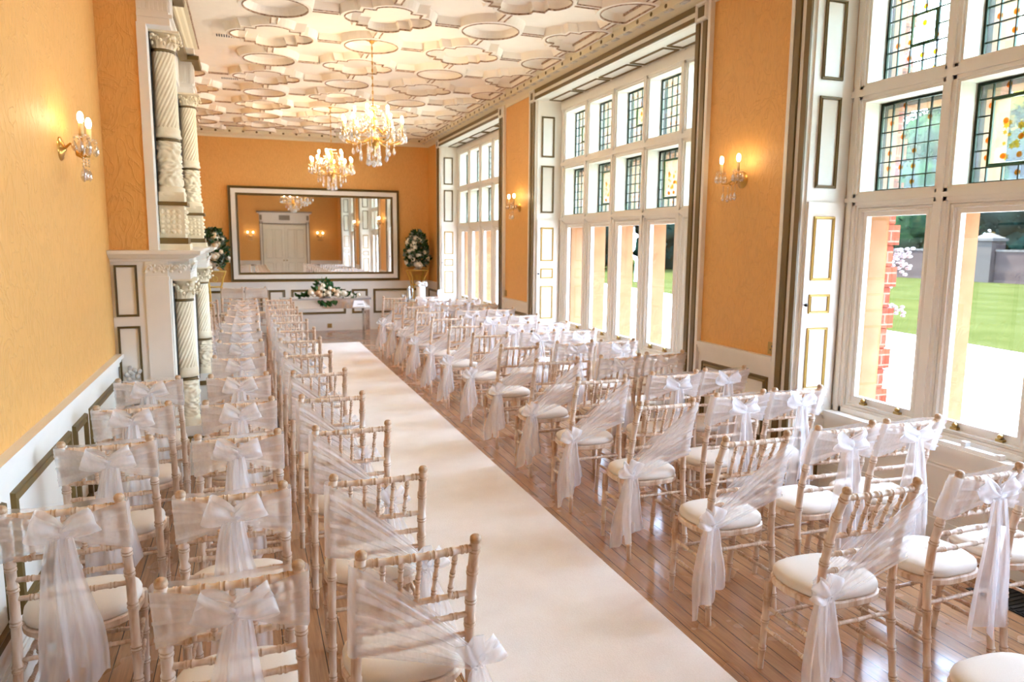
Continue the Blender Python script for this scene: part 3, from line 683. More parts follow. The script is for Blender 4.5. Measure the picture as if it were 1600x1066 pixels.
# ------------------------------------------------------------------ big wall mirror
mo = (1.367, YB, 1.96); mr = thing('wall_mirror', 'huge rectangular mirror in white and brown frame on the end wall', 'mirror', mo)
MB().box(-.17, 2.905, YB-.03, YB-.02, 1.16, 2.76).build('mirror_glass', 'mirror', mr, mo)
a = MB().frame((-.255, YB-.02, 1.075), (1, 0, 0), (0, 0, 1), 3.245, 1.771, .095, .035, (0, -1, 0), True); a.box(-.29, 3.025, YB-.02, YB-.0, 1.04, 2.88)
fr = a.build('mirror_frame', 'white', mr, mo)
MB().frame((-.302, YB-.02, 1.028), (1, 0, 0), (0, 0, 1), 3.339, 1.865, .055, .05, (0, -1, 0)).build('outer_band', 'brown', fr, mo)
MB().frame((-.172, YB-.028, 1.158), (1, 0, 0), (0, 0, 1), 3.079, 1.605, .05, .03, (0, -1, 0)).build('inner_band', 'brown', fr, mo)

# ------------------------------------------------------------------ carpet, grilles, sockets
c = MB().box(.80, 1.887, -.6, 13.29, 0, .008); tag(c.build('carpet_runner', 'carpet'), 'long cream carpet runner along the aisle to the ceremony table', 'carpet')
for lab, x0, x1, y0, y1 in (('black iron floor grille between two chair columns left of the carpet', .135, .24, 7.1, 7.85), ('black iron floor grille below the nearest window bay', 3.60, 3.90, 2.15, 2.62)):
    t = thing('floor_grille', lab, 'floor grille', ((x0+x1)/2, (y0+y1)/2, 0)); o = t.location[:]
    MB().box(x0, x1, y0, y1, 0, .006).build('grille_frame', 'iron', t, o); g = MB(); k = int((y1-y0)/.03)
    for i in range(k): g.box(x0+.012, x1-.012, y0+.012+i*.03, y0+.026+i*.03, .006, .011)
    g.build('grille_bar', 'iron', t, o)
def socket(lab, loc, n):
    t = thing('wall_socket', lab, 'socket', loc); u = Vector((abs(n[1]), abs(n[0]), 0)); n = Vector(n)
    def bx(m, w, h, d0, d1, cu=0, cz=0):
        p = [u*(cu-w)+n*d0, u*(cu+w)+n*d1]; m.box(min(p[0].x, p[1].x), max(p[0].x, p[1].x), min(p[0].y, p[1].y), max(p[0].y, p[1].y), cz-h, cz+h); return m
    bx(MB(), .045, .045, 0, .008).build('socket_plate', 'brass', t); m = MB()
    for cu, cz in ((0, .016), (-.016, -.010), (.016, -.010)): bx(m, .005, .006, .008, .0095, cu, cz)
    m.build('socket_slot', 'ink', t)
socket('brass socket in the skirting of the end wall under the ceremony table', (1.56, YB-.033, .10), (0, -1, 0))
socket('brass switch plate on the papered pier nearest the camera', (XR, 4.345, 1.075), (-1, 0, 0))
socket('small brass switch plate on the papered pier farther away', (XR, 10.31, 1.08), (-1, 0, 0))

# ------------------------------------------------------------------ chairs
def zpost(z):   # y of the back post at height z
    P = [(0, 0), (.2, .024), (.43, .05), (.6, .045), (.8, .008), (.945, -.04)]
    for (a, b), (c, d) in zip(P, P[1:]):
        if z <= c: return b+(d-b)*(z-a)/(c-a)
    return -.04
def xpost(z): return .195-.020*z/.945
class RingList(list):
    def __init__(s, *a): super().__init__(*a); s.ring = []
def noded(path_fn, z0, z1, nodes, rad, bumpr=.0032, n=10):
    zs = set(z0+(z1-z0)*i/14 for i in range(15))
    for q in nodes:
        for d in (-.015, -.0115, -.008, -.004, 0, .004, .008, .0115, .015): zs.add(min(max(q+d, z0), z1))
    zs = sorted(zs); pts, rr = RingList(), []
    for a, b in zip(zs, zs[1:]): pts.ring.append(1 if any(min(abs((a+b)/2-q-d) for d in (-.006, .006)) < .0028 for q in nodes) else 0)
    for z in zs:
        k = rad(z)
        for q in nodes:
            d = abs(z-q)
            if d < .0151: k += bumpr*(1 if .003 < d < .0125 else -.25 if d <= .003 else 0)
        pts.append(path_fn(z)); rr.append(k)
    return pts, rr
def make_chair():
    t = thing('spindle_chair', 'x', 'chair')
    for s_ in (-1, 1):
        m = MB(); p, r = noded(lambda z: (s_*xpost(z), zpost(z), z), 0, .945, (.09, .21, .33, .50, .63, .715, .825, .91), lambda z: .0135+.0035*min(1, z/.4)-.0012*max(0, (z-.5)/.45))
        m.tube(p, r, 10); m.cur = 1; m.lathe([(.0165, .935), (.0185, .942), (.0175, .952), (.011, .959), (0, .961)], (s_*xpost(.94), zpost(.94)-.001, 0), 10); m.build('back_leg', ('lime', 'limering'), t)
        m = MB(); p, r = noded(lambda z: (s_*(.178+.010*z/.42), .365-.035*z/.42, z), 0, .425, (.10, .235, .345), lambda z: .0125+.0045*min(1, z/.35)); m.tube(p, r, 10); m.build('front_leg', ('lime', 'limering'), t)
    def rail(name, z, r, nodes, k=0., dy=0.):
        m = MB(); X = xpost(z); y = zpost(z)
        p, rr = noded(lambda x: (x, y+dy-k*(1-(x/X)**2), z), -X, X, nodes, lambda x: r, .0025, 9); m.tube(p, rr, 9); m.build(name, ('lime', 'limering'), t)
    rail('top_rail', .915, .0115, (-.135, -.075, -.025, .035, .09, .14), .012)
    for z in (.745, .665, .59): rail('back_rail', z, .0095, (-.125, -.06, .06, .125), .008)
    for k in range(5):
        x = -.112+.056*k; m = MB()
        p, rr = noded(lambda z: (x*(1-.06*(.915-z)/.17), zpost(z)-.010, z), .745, .915, (.775, .83, .88), lambda z: .0072, .0022, 8); m.tube(p, rr, 8, False); m.build('spindle', ('lime', 'limering'), t)
    def stretch(a, b, r=.0085):
        m = MB(); A, B = Vector(a), Vector(b); L = (B-A).length; p, rr = noded(lambda q: A+(B-A)*(q/L), 0, L, (L*.25, L*.5, L*.75), lambda q: r, .0024, 8); m.tube(p, rr, 8, False); m.build('stretcher', ('lime', 'limering'), t)
    stretch((-xpost(.36), zpost(.36), .36), (xpost(.36), zpost(.36), .36))
    for s_ in (-1, 1):
        stretch((s_*xpost(.2), zpost(.2), .20), (s_*.182, .349, .20)); stretch((s_*xpost(.3), zpost(.3), .30), (s_*.184, .341, .30))
    stretch((-.183, .344, .26), (.183, .344, .26))
    def plan(k):
        out = []
        for i in range(28):
            a = 2*pi*i/28; c, s2 = cos(a), sin(a); e = .62
            x = .205*math.copysign(abs(c)**e, c); y = .215+.178*math.copysign(abs(s2)**e, s2)
            if y < .215: x *= 1-.12*(.215-y)/.178
            else: x *= 1-.10*((y-.215)/.178)**2
            out.append((x*k, .215+(y-.215)*k))
        return out
    fm = MB(); P1, P2 = plan(1.), plan(.965)
    fm.prism(P2, .418, .424, P1).prism(P1, .424, .444).prism(P1, .444, .449, P2); fm.build('seat_frame', ('lime', 'limering'), t)
    rows = [[(x, y, z) for x, y in plan(k)] for k, z in ((.90, .448), (.955, .455), (.975, .468), (.955, .482), (.88, .492), (.70, .499), (.4, .503), (.03, .504))]
    MB().grid(rows, True, True).build('cushion', 'cushion', t)
    return t
chair0 = make_chair()

def sheet(mb, fn, nu, nv): return mb.grid([[fn(i/nu, j/nv) for j in range(nv+1)] for i in range(nu+1)])
def tail(mb, x0, y0, z0, z1, w0, w1, dx, dy, seed, slant=.05, folds=1.6):
    rn = random.Random(seed); ph = rn.uniform(0, 6)
    def f(u, v):
        z = z0+(z1+slant*(v-.5)*2*u-z0)*u; w = w0+(w1-w0)*min(1, u*1.6)**.8
        x = x0+dx*u+(v-.5)*w+.010*sin(u*5+ph); y = y0+dy*u+(.010+.016*u)*sin(v*folds*6.28+ph+u*1.5)+.004*sin(v*27+ph)*(1-.5*u)+.012*sin(u*4+ph)
        return (x, y, z)
    return sheet(mb, f, 16, 22)
def loop(mb, c, dirx, dirz, L, wd, seed):
    """one bow loop: a ribbon that leaves the knot, swells and comes back"""
    rn = random.Random(seed); ph = rn.uniform(0, 6); d = Vector((dirx, 0, dirz)).normalized(); nrm = Vector((-d.z, 0, d.x))
    def f(u, v):
        a = u*2*pi; along_ = L*.5*(1-cos(a)); th = L*.34*sin(a)*(.55+.45*sin(a/2)); w = wd*(.22+.95*sin(a/2)**.8); k = v-.5
        ry = .010*sin(v*9+ph+u*4)+.006*sin(u*14+ph)
        p = Vector(c)+d*along_+nrm*(k*w*1.0+th*.25)+Vector((0, -.018-.55*max(0, th)*1.0+.35*max(0, -th)+ry, 0)); return tuple(p)
    return sheet(mb, f, 22, 10)
def make_bow_sash(seed, zc=.855, z_end=.34):
    t = thing('chair_sash', 'x', 'chair sash'); rn = random.Random(seed)
    def yb(z): return zpost(z)-.034
    m = MB()
    for sgn, gy in ((-1, 1), (1, 1)):
        def back(u, v):      # from the post to the gathered centre, on the back of the chair
            e = u**1.35; zt, zb = .940-.055*e, .750+.075*e; z = zb+(zt-zb)*v
            return (sgn*(.196*(1-u)+.004), yb(z)-.012*e-.004+.007*sin(v*19+seed+3*u)*e+.003*sin(v*40)*(1-e), z)
        sheet(m, back, 12, 16)
    m.build('back_band', 'sheer', t); m = MB()
    for sgn in (-1, 1):
        for q in range(3):
            zo = .765+.165*((q+rn.uniform(.1, .6))/3)
            def fold(u, v):
                e = u**1.2; z = zo*(1-e)+(zc-.02+.012*q)*e; return (sgn*(.197*(1-u)+.004), yb(z)-.014*e-.013, z+(v-.5)*.010)
            sheet(m, fold, 10, 2)
    m.build('gathered_fold', 'sheer', t); m = MB()
    def front(u, v):
        x = -.197+.394*u; z = .750+.185*v+.006*sin(u*7+seed); k = 1-abs(u-.5)*2
        return (x, zpost(z)+.028-.004*k+.003*sin(v*23+4*u+seed), z)
    sheet(m, front, 16, 10)
    for s_ in (-1, 1):
        def edge(u, v):
            a = pi*u; z = .750+.187*v; return (s_*(.1945+.010*sin(a)), zpost(z)-.004+.033*cos(a), z)
        sheet(m, edge, 6, 8)
    m.build('front_band', 'sheer', t)
    c = (rn.uniform(-.008, .008), yb(zc)-.018, zc); m = MB()
    loop(m, c, -1, .38+rn.uniform(-.15, .15), .105, .085, seed+1); m.build('bow_loop', 'sheer2', t); m = MB()
    loop(m, c, 1, .38+rn.uniform(-.15, .15), .105, .085, seed+2); m.build('bow_loop', 'sheer2', t)
    m = MB().ball((c[0], c[1]-.012, c[2]), .020, .018, .027, 12, 8, lambda d: 1+.12*sin(d.x*14+d.z*8)); m.build('knot', 'sheer2', t)
    for k, (dx, ww) in enumerate(((-.025, .15), (.035, .12))):
        m = MB(); tail(m, c[0]+(-.012, .014)[k], c[1]-.012-.008*k, zc-.015, z_end+rn.uniform(-.05, .06), .045, ww, dx, -.028, seed+5+k, .05); m.build('tail', 'sheer3', t)
    return t
def make_side_sash(seed, sgn, zk=.515, z_end=.13):
    """gathered band from the far post's upper half down across the back to a knot on the near post (sgn = side of the knot)"""
    t = thing('chair_sash', 'x', 'chair sash'); rn = random.Random(seed); ph = rn.uniform(0, 6)
    for name, dy, fs in (('back_band', -.040, 1), ('front_band', .029, 0)):
        m = MB()
        def f(u, v):
            e = u**1.15; za, zb = .60, .925; z = (za+(zb-za)*v)*(1-e)+(zk-.035+.07*v)*e
            if fs == 0: z = (.66+.26*v)*(1-e)+(zk-.03+.06*v)*e
            x = sgn*(-.192+.384*u)
            return (x, zpost(z)+dy+.005*sin(v*34+ph+2*u)+.003*sin(v*71+ph), z)
        sheet(m, f, 16, 40); m.build(name, 'sheer', t)
    m = MB()
    for q in range(5):
        zo = .61+.31*((q+rn.uniform(.1, .8))/5); ze = zk-.03+.06*(q/4); wd = rn.uniform(.006, .016)
        def fold(u, v):
            e = u**(1.0+.25*sin(q)); z = zo*(1-e)+ze*e; return (sgn*(-.195+.39*u), zpost(z)-.052, z+(v-.5)*wd)
        sheet(m, fold, 14, 2)
    m.build('gathered_fold', 'sheer', t)
    m = MB()
    def edge(u, v):
        a = pi*u; z = .60+.325*v; return (-sgn*(.186+.025*sin(a)), zpost(z)-.005+.034*cos(a), z)
    sheet(m, edge, 6, 10); m.build('post_wrap', 'sheer', t)
    X = sgn*.198; Y = zpost(zk)-.03; m = MB()
    m.ball((X, Y, zk), .030, .028, .032, 12, 8, lambda d: 1+.14*sin(d.x*11+d.z*9+ph)); m.build('knot', 'sheer2', t)
    for k, (ax, az) in enumerate(((sgn*.9, .55), (-sgn*.35, .8))):
        m = MB(); loop(m, (X, Y-.012, zk+.005), ax, az, .085, .08, seed+k); m.build('bow_loop', 'sheer2', t)
    for k in range(2):
        m = MB(); tail(m, X+sgn*.008*(1-2*k), Y-.012-.012*k, zk-.02, z_end+.05*k+rn.uniform(-.02, .03), .05, .15-.03*k, sgn*(.035-.035*k), -.02-.015*k, seed+8+k, .06, 1.7); m.build('tail', 'sheer3', t)
    return t
bows = [make_bow_sash(s, zc) for s, zc in ((21, .855), (34, .85), (47, .862))]
tieR = [make_side_sash(s, 1) for s in (60, 75)]; tieL = [make_side_sash(s, -1) for s in (90, 105)]
ORD = ['first', 'second', 'third', 'fourth', 'fifth', 'sixth', 'seventh', 'eighth', 'ninth', 'tenth', 'eleventh', 'twelfth', 'thirteenth', 'fourteenth']
used = set()
def first_or_copy(src):
    if src.name in used: return copy_tree(src)
    used.add(src.name); return src
rj = random.Random(5)
def seat(x, y, rz, style, group, n, total, where):
    k = min(n, total-1-n); end = 'nearest the camera' if n <= total-1-n else 'nearest the ceremony table'
    end = 'from the near end' if n <= total-1-n else 'from the table end'
    c = first_or_copy(chair0); c.location = (x, y, 0); c.rotation_euler = (0, 0, rz)
    c['label'] = 'limewashed spindle-back chair %s, %s %s' % (where, ORD[k], end); c['group'] = group
    s = first_or_copy(rj.choice({'bow': bows, 'R': tieR, 'L': tieL}[style])); s.location = (x, y, 0); s.rotation_euler = (0, 0, rz); s['category'] = 'chair sash'
    s['label'] = 'white organza sash on chair %s, %s %s' % (where.replace('the ', ''), ORD[k], end); s['group'] = group.replace('chairs', 'sashes')
def column_of(x, ys, style, group, where, xs=None):
    for i, y in enumerate(ys):
        seat(x+rj.uniform(-.012, .012), y+rj.uniform(-.01, .01), math.radians(rj.uniform(-2., 2.)), style, group, i, len(ys), where)
YL = [2.05, 2.776, 3.573, 4.34, 5.17, 6.04, 6.94, 7.73, 8.56, 9.38, 10.22, 11.01, 11.81]
YR = [2.02, 2.766, 3.55, 4.335, 5.14, 5.976, 6.8, 7.624, 8.432, 9.29, 10.114, 10.92, 11.72]
column_of(.448, YL, 'R', 'chairs along the left edge of the carpet', "at the carpet's left edge")
column_of(-.080, YL, 'bow', 'chairs in the second column left of the carpet', 'second to the left of the carpet')
column_of(-.622, [2.80, 3.625, 4.385, 5.19], 'bow', 'chairs along the panelled left wall', 'beside the left wall panelling')
column_of(-.63, [9.38, 10.05, 10.76, 11.65], 'R', 'chairs beyond the fireplace', 'beyond the fireplace')
column_of(2.243, [1.2]+YR, 'L', 'chairs along the right edge of the carpet', "at the carpet's right edge")
column_of(2.81, [2.03, 2.785, 3.62, 4.37, 5.16, 6.03, 6.87, 7.64, 8.45, 9.33, 10.18, 11.02, 11.8], 'bow', 'chairs in the middle column on the window side', 'second to the right of the carpet')
column_of(3.255, [2.02, 2.79, 3.63, 4.39, 5.2, 6.0, 6.85, 7.58, 8.48, 9.36, 10.13, 10.95], 'bow', 'chairs in the column beside the windows', 'in the column beside the windows')
for n, (x, rz) in enumerate(((-.28, 3.05), (.14, 3.22))):
    c = copy_tree(chair0); c.location = (x, 14.62, 0); c.rotation_euler = (0, 0, rz); c['group'] = 'spare chairs against the end wall'
    c['label'] = ['limewashed spindle-back chair facing the room by the gilt stand on the left', 'limewashed spindle-back chair facing the room, between table and other spare chair'][n]
    s = copy_tree(bows[n]); s.location = (x, 14.62, 0); s.rotation_euler = (0, 0, rz); s['group'] = 'sashes on the spare chairs'
    s['label'] = ['white organza sash on the spare chair by the left gilt stand', 'white organza sash on the spare chair nearer the ceremony table'][n]

# ------------------------------------------------------------------ ceremony table
to = (1.35, 13.85, 0); tb = thing('console_table', 'mirrored console table holding the long flower arrangement', 'table', to)
MB().box(.545, 2.155, 13.6, 14.1, .765, .79).build('table_top', 'mirrtab', tb, to)
MB().box(.56, 2.14, 13.615, 14.085, .60, .765).build('apron', 'mirrtab', tb, to)
e = MB()
for x0, x1, y0, y1, z0, z1 in ((.54, 2.16, 13.595, 13.605, .762, .793), (.54, 2.16, 13.608, 13.616, .597, .606), (.54, .55, 13.595, 14.105, .762, .793), (2.15, 2.16, 13.595, 14.105, .762, .793), (2.136, 2.143, 13.61, 14.09, .597, .606)): e.box(x0, x1, y0, y1, z0, z1)
e.build('table_edge', 'silver', tb, to)
for x in (.60, 2.095):
    for y in (13.66, 14.04):
        MB().box(x-.04, x+.04, y-.04, y+.04, 0, .60).build('leg', 'mirrtab', tb, to)
t = thing('marked_sheet', 'white sheet with dark marks on the front of the mirrored table', 'card', (1.93, 13.60, .62))
MB().poly([(-.11, 0, 0), (.12, 0, .005), (.10, .0, .12), (-.08, 0, .125)]).poly([(-.11, -.004, 0), (-.08, -.004, .125), (.10, -.004, .12), (.12, -.004, .005)]).build('sheet_face', 'paperw', t)  # pale sheet with small dark marks, set against the apron front
m = MB()
for k in range(6): m.box(-.02+k*.018, -.008+k*.018, -.0052, -.0045, .045, .062)
m.build('dark_mark', 'ink', t)

# ------------------------------------------------------------------ flowers
def rose_mb(r, seed=0):
    m = MB(); rn = random.Random(seed); m.ball((0, 0, 0), r*.62, r*.62, r*.6, 12, 8)
    for ring, (n, rr, tilt, hh) in enumerate(((3, .45, .15, .75), (4, .68, .35, .7), (5, .9, .6, .6))):
        for k in range(n):
            a = 2*pi*(k+.5*ring)/n+rn.uniform(-.2, .2); rows = []
            for i in range(5):
                s_ = i/4; z = r*(-.55+1.15*s_*hh); q = r*(.35+(rr-.3)*sin(min(1, s_*1.15)*pi/2)+tilt*.35*s_*s_)
                w = r*.62*sin(pi*(.18+.62*s_)); rows.append([(q*cos(a)-e*w*sin(a)-abs(e)*.25*q*cos(a), q*sin(a)+e*w*cos(a)-abs(e)*.25*q*sin(a), z) for e in (-1, -.5, 0, .5, 1)])
            m.grid(rows)
    return m
def leaves_mb(pts, seed, ln=(.04, .09)):
    m = MB(); rn = random.Random(seed)
    for c, d in pts:
        d = Vector(d).normalized(); L = rn.uniform(*ln); w = L*rn.uniform(.22, .36); s_ = d.orthogonal().normalized()
        s_ = (Matrix.Rotation(rn.uniform(0, 6.28), 3, d) @ s_); n = d.cross(s_); c = Vector(c)
        m.grid([[c, c, c], [c+d*L*.35-s_*w, c+d*L*.35+n*w*.2, c+d*L*.35+s_*w], [c+d*L*.7-s_*w*.8-n*.1*L, c+d*L*.7-n*.05*L, c+d*L*.7+s_*w*.8-n*.1*L], [c+d*L-n*.25*L]*3])
    return m
R_IV, R_PE = rose_mb(1, 1), rose_mb(1, 4)
def add_rose(parent, loc, r, peach, nrm, protos={}):
    key = peach
    if key not in protos:
        o = (R_PE if peach else R_IV).build('peach_rose' if peach else 'ivory_rose', 'peach' if peach else 'rose', parent); protos[key] = o
    else:
        o = protos[key].copy(); COL.objects.link(o); o.parent = parent
    o.location = loc; o.scale = (r, r, r); o.rotation_euler = Vector((0, 0, 1)).rotation_difference(Vector(nrm).normalized()).to_euler()
fa = thing('flower_arrangement', 'long low arrangement of ivory and peach roses on the mirrored table', 'flowers', (1.34, 13.82, .79))
rn = random.Random(12); L = []
for k in range(330):
    a = rn.gauss(0, 1); x = max(-.56, min(.56, a*.24)); h = .28*math.exp(-(x/.20)**2)+.05; z = rn.uniform(.0, 1)*h; y = rn.gauss(0, .06)
    L.append(((x, y, z+.005), (x*1.2+rn.gauss(0, .25), rn.gauss(0, .6)-.2, rn.uniform(.05, .8))))
for k in range(26): L.append(((rn.uniform(-.12, .2), -.245-.02*rn.random(), -.02-.05*rn.random()), (rn.gauss(0, .3), -.2, -1)))
leaves_mb(L, 2, (.05, .11)).build('foliage', 'leaf', fa)
MB().lathe([(0, .0), (.10, .0), (.12, .02), (.11, .06), (0, .06)], n=18).build('flower_bowl', 'urn', fa)
st = MB()
for x in (-.1, 0, .1): st.tube([(x, 0, .03), (x*1.2, -.02, .2)], .003, 5)
st.tube([(.1, -.1, .05), (.16, -.23, 0), (.17, -.26, -.08)], .002, 5); st.build('stem', 'leaf', fa)
for (u, v, r, p) in ((403, 285, .062, 0), (500, 285, .055, 1), (520, 315, .062, 1), (572, 310, .04, 0), (637, 285, .055, 0), (560, 170, .04, 0), (530, 215, .05, 0), (750, 320, .062, 0), (763, 275, .05, 0), (850, 298, .055, 0), (800, 300, .04, 0), (645, 368, .035, 0), (830, 365, .04, 0), (940, 345, .04, 0), (1050, 340, .04, 0), (437, 350, .038, 0), (570, 245, .042, 0), (705, 250, .04, 1), (655, 220, .038, 0)):
    add_rose(fa, (-.505+(u-210)*.00133, -.14-.03*rn.random(), max(.055, (375-v)*.00118)), r*1.12, p, (rn.gauss(0, .4), -1, .7))
def stand_and_display(x, y, side, seed):
    s = thing('gilt_stand', 'tall gilt wire flower stand in the %s' % side, 'flower stand', (x, y, 0)); m = MB()
    for a, b in ((-1, -1), (1, -1), (1, 1), (-1, 1)):
        p = [(a*.10, b*.10, 0), (a*.10, b*.10, .85), (a*.105, b*.105, .95), (a*.135, b*.135, 1.1), (a*.19, b*.19, 1.25)]
        MB().tube(p, .015, 8).build('stand_leg', 'standgold', s)
    for z, w in ((1.25, .19), (.95, .105), (.08, .10)):
        m.tube([(w, w, z), (-w, w, z), (-w, -w, z), (w, -w, z)], .010, 8, False, True)
    m.build('stand_ring', 'standgold', s)
    for a in range(4):
        MB().tube([(cos(a*pi/2)*(.12+.0)+.04*cos(k*.8)*sin(a*pi/2), sin(a*pi/2)*.12+.04*cos(k*.8)*cos(a*pi/2), 1.1+.05*sin(k*.8)) for k in range(9)], .006, 6).build('stand_scroll', 'standgold', s)
    MB().box(-.185, .185, -.185, .185, 1.25, 1.262).build('stand_top', 'standgold', s)
    f = thing('floral_display', 'rounded display of ivory roses on the gilt stand, %s' % side, 'flowers', (x, y, 1.262)); rn = random.Random(seed)
    MB().lathe([(0, 0), (.08, 0), (.07, .02), (.03, .04), (.05, .07), (.13, .12), (.15, .15), (.13, .15), (0, .13)], n=20).build('urn', 'urn', f)
    L = []
    for k in range(900):
        z = rn.uniform(.06, .78); rr = .245*sqrt(max(0.03, 1-((z-.22)/.56)**2)) if z > .22 else .245*(.6+.4*(z/.22)); a = rn.uniform(0, 6.28); q = rr*rn.uniform(.45, 1)
        L.append(((q*cos(a), q*sin(a)*.8, z), (cos(a)+rn.gauss(0, .5), sin(a)+rn.gauss(0, .5), .5+rn.gauss(0, .5))))
    leaves_mb(L[:330], seed, (.06, .12)).build('foliage', 'leaf', f); leaves_mb(L[330:], seed+1, (.05, .09)).build('eucalyptus', 'leafgrey', f)
    st = MB()
    for k in range(7): st.tube([(0, 0, .12), (.1*cos(k), .08*sin(k), .3), (.17*cos(k), .13*sin(k), .5)], .004, 5)
    st.build('stem', 'leaf', f)
    for k in range(28):
        z = .1+.62*((k*.618) % 1); rr = .25*sqrt(max(.03, 1-((z-.2)/.58)**2)) if z > .2 else .245; a = -pi/2+rn.uniform(-1.5, 1.5) if k < 17 else rn.uniform(0, 3.1)
        add_rose(f, (rr*cos(a), rr*sin(a)*.8, z), rn.choice((.045, .055, .065, .08)), 0, (cos(a), sin(a), .3))
stand_and_display(3.33, 14.86, 'window corner', 31); stand_and_display(-.58, 14.88, 'corner behind the fireplace', 44)

# small cloth-covered table with items, window side of the ceremony table
so_ = (3.25, 13.55, 0); t = thing('side_table', 'small white-clothed table by the far window bay', 'table', so_)
MB().lathe([(0, .70), (.36, .70), (.37, .71), (.37, .725), (0, .727)], n=36).build('table_top', 'white', t); MB().tube([(0, 0, 0.02), (0, 0, .70)], .03, 12).lathe([(0, 0), (.2, 0), (.18, .02), (.03, .04)], n=20).build('pedestal_leg', 'iron', t)
cl = MB(); rows = []
for i, (r, z) in enumerate(((.0, .732), (.36, .732), (.375, .722), (.382, .55), (.395, .30))):
    rows.append([(r*(1+(.05*sin(9*a*6.2832/48) if i > 2 else 0))*cos(a*6.2832/48), r*(1+(.05*sin(9*a*6.2832/48) if i > 2 else 0))*sin(a*6.2832/48), z) for a in range(48)])
c = cl.grid(rows, True, True).build('tablecloth', 'cloth'); c.location = so_; tag(c, 'white cloth over the small table by the far window bay', 'tablecloth')
t = thing('ceremony_candle', 'white pillar vase with white blooms on the small clothed table', 'vase', (3.08, 13.45, .732))
MB().lathe([(0, 0), (.075, 0), (.085, .01), (.085, .26), (.075, .27), (0, .27)], n=20).build('vase_body', 'paperw', t)
m = MB(); rn = random.Random(2)
for k in range(12): m.ball((rn.gauss(0, .04), rn.gauss(0, .03), .29+rn.uniform(0, .06)), .03, .03, .028, 8, 6)
m.build('white_bloom', 'bloom', t)
MB().box(-.02, .02, -.087, -.083, .08, .12).build('vase_mark', 'rose', t)
t = thing('table_card', 'upright pale card standing at the right of the small clothed table', 'card', (3.46, 13.42, .732))
MB().box(-.055, .055, -.004, .004, 0, .20).build('card_front', 'paperw', t); MB().poly([(-.055, .004, .2), (.055, .004, .2), (.055, .07, 0), (-.055, .07, 0)]).build('card_back', 'paperw', t)
ds = (2.86, 13.75, 0); t = thing('drinks_stand', 'low dark metal stand holding a silver jug and glasses', 'stand', ds)
m = MB().box(-.16, .16, -.13, .13, .665, .685); m.build('stand_shelf', 'iron', t)
for a, b in ((-1, -1), (1, -1), (1, 1), (-1, 1)): MB().tube([(a*.15, b*.12, 0), (a*.14, b*.11, .75)], .010, 8).build('leg', 'iron', t)
t = thing('silver_jug', 'tall polished silver jug on the dark stand', 'jug', (2.90, 13.72, .685))
MB().lathe([(0, 0), (.045, 0), (.05, .01), (.045, .10), (.035, .2), (.03, .27), (.038, .30), (.03, .3), (0, .26)], n=20).build('jug_body', 'silver', t); MB().tube([(.035, 0, .26), (.08, 0, .25), (.085, 0, .14), (.045, 0, .07)], .006, 8).build('jug_handle', 'silver', t)
for k, (x, y, lab) in enumerate(((2.77, 13.70, 'clear glass tumbler at the left end of the dark stand'), (2.82, 13.80, 'clear glass tumbler behind the silver jug'))):
    t = thing('glass_tumbler', lab, 'glass', (x, y, .685)); MB().lathe([(0, 0), (.032, 0), (.038, .16), (.036, .16), (.03, .008), (0, .008)], n=18).build('tumbler_wall', 'crystal2', t)

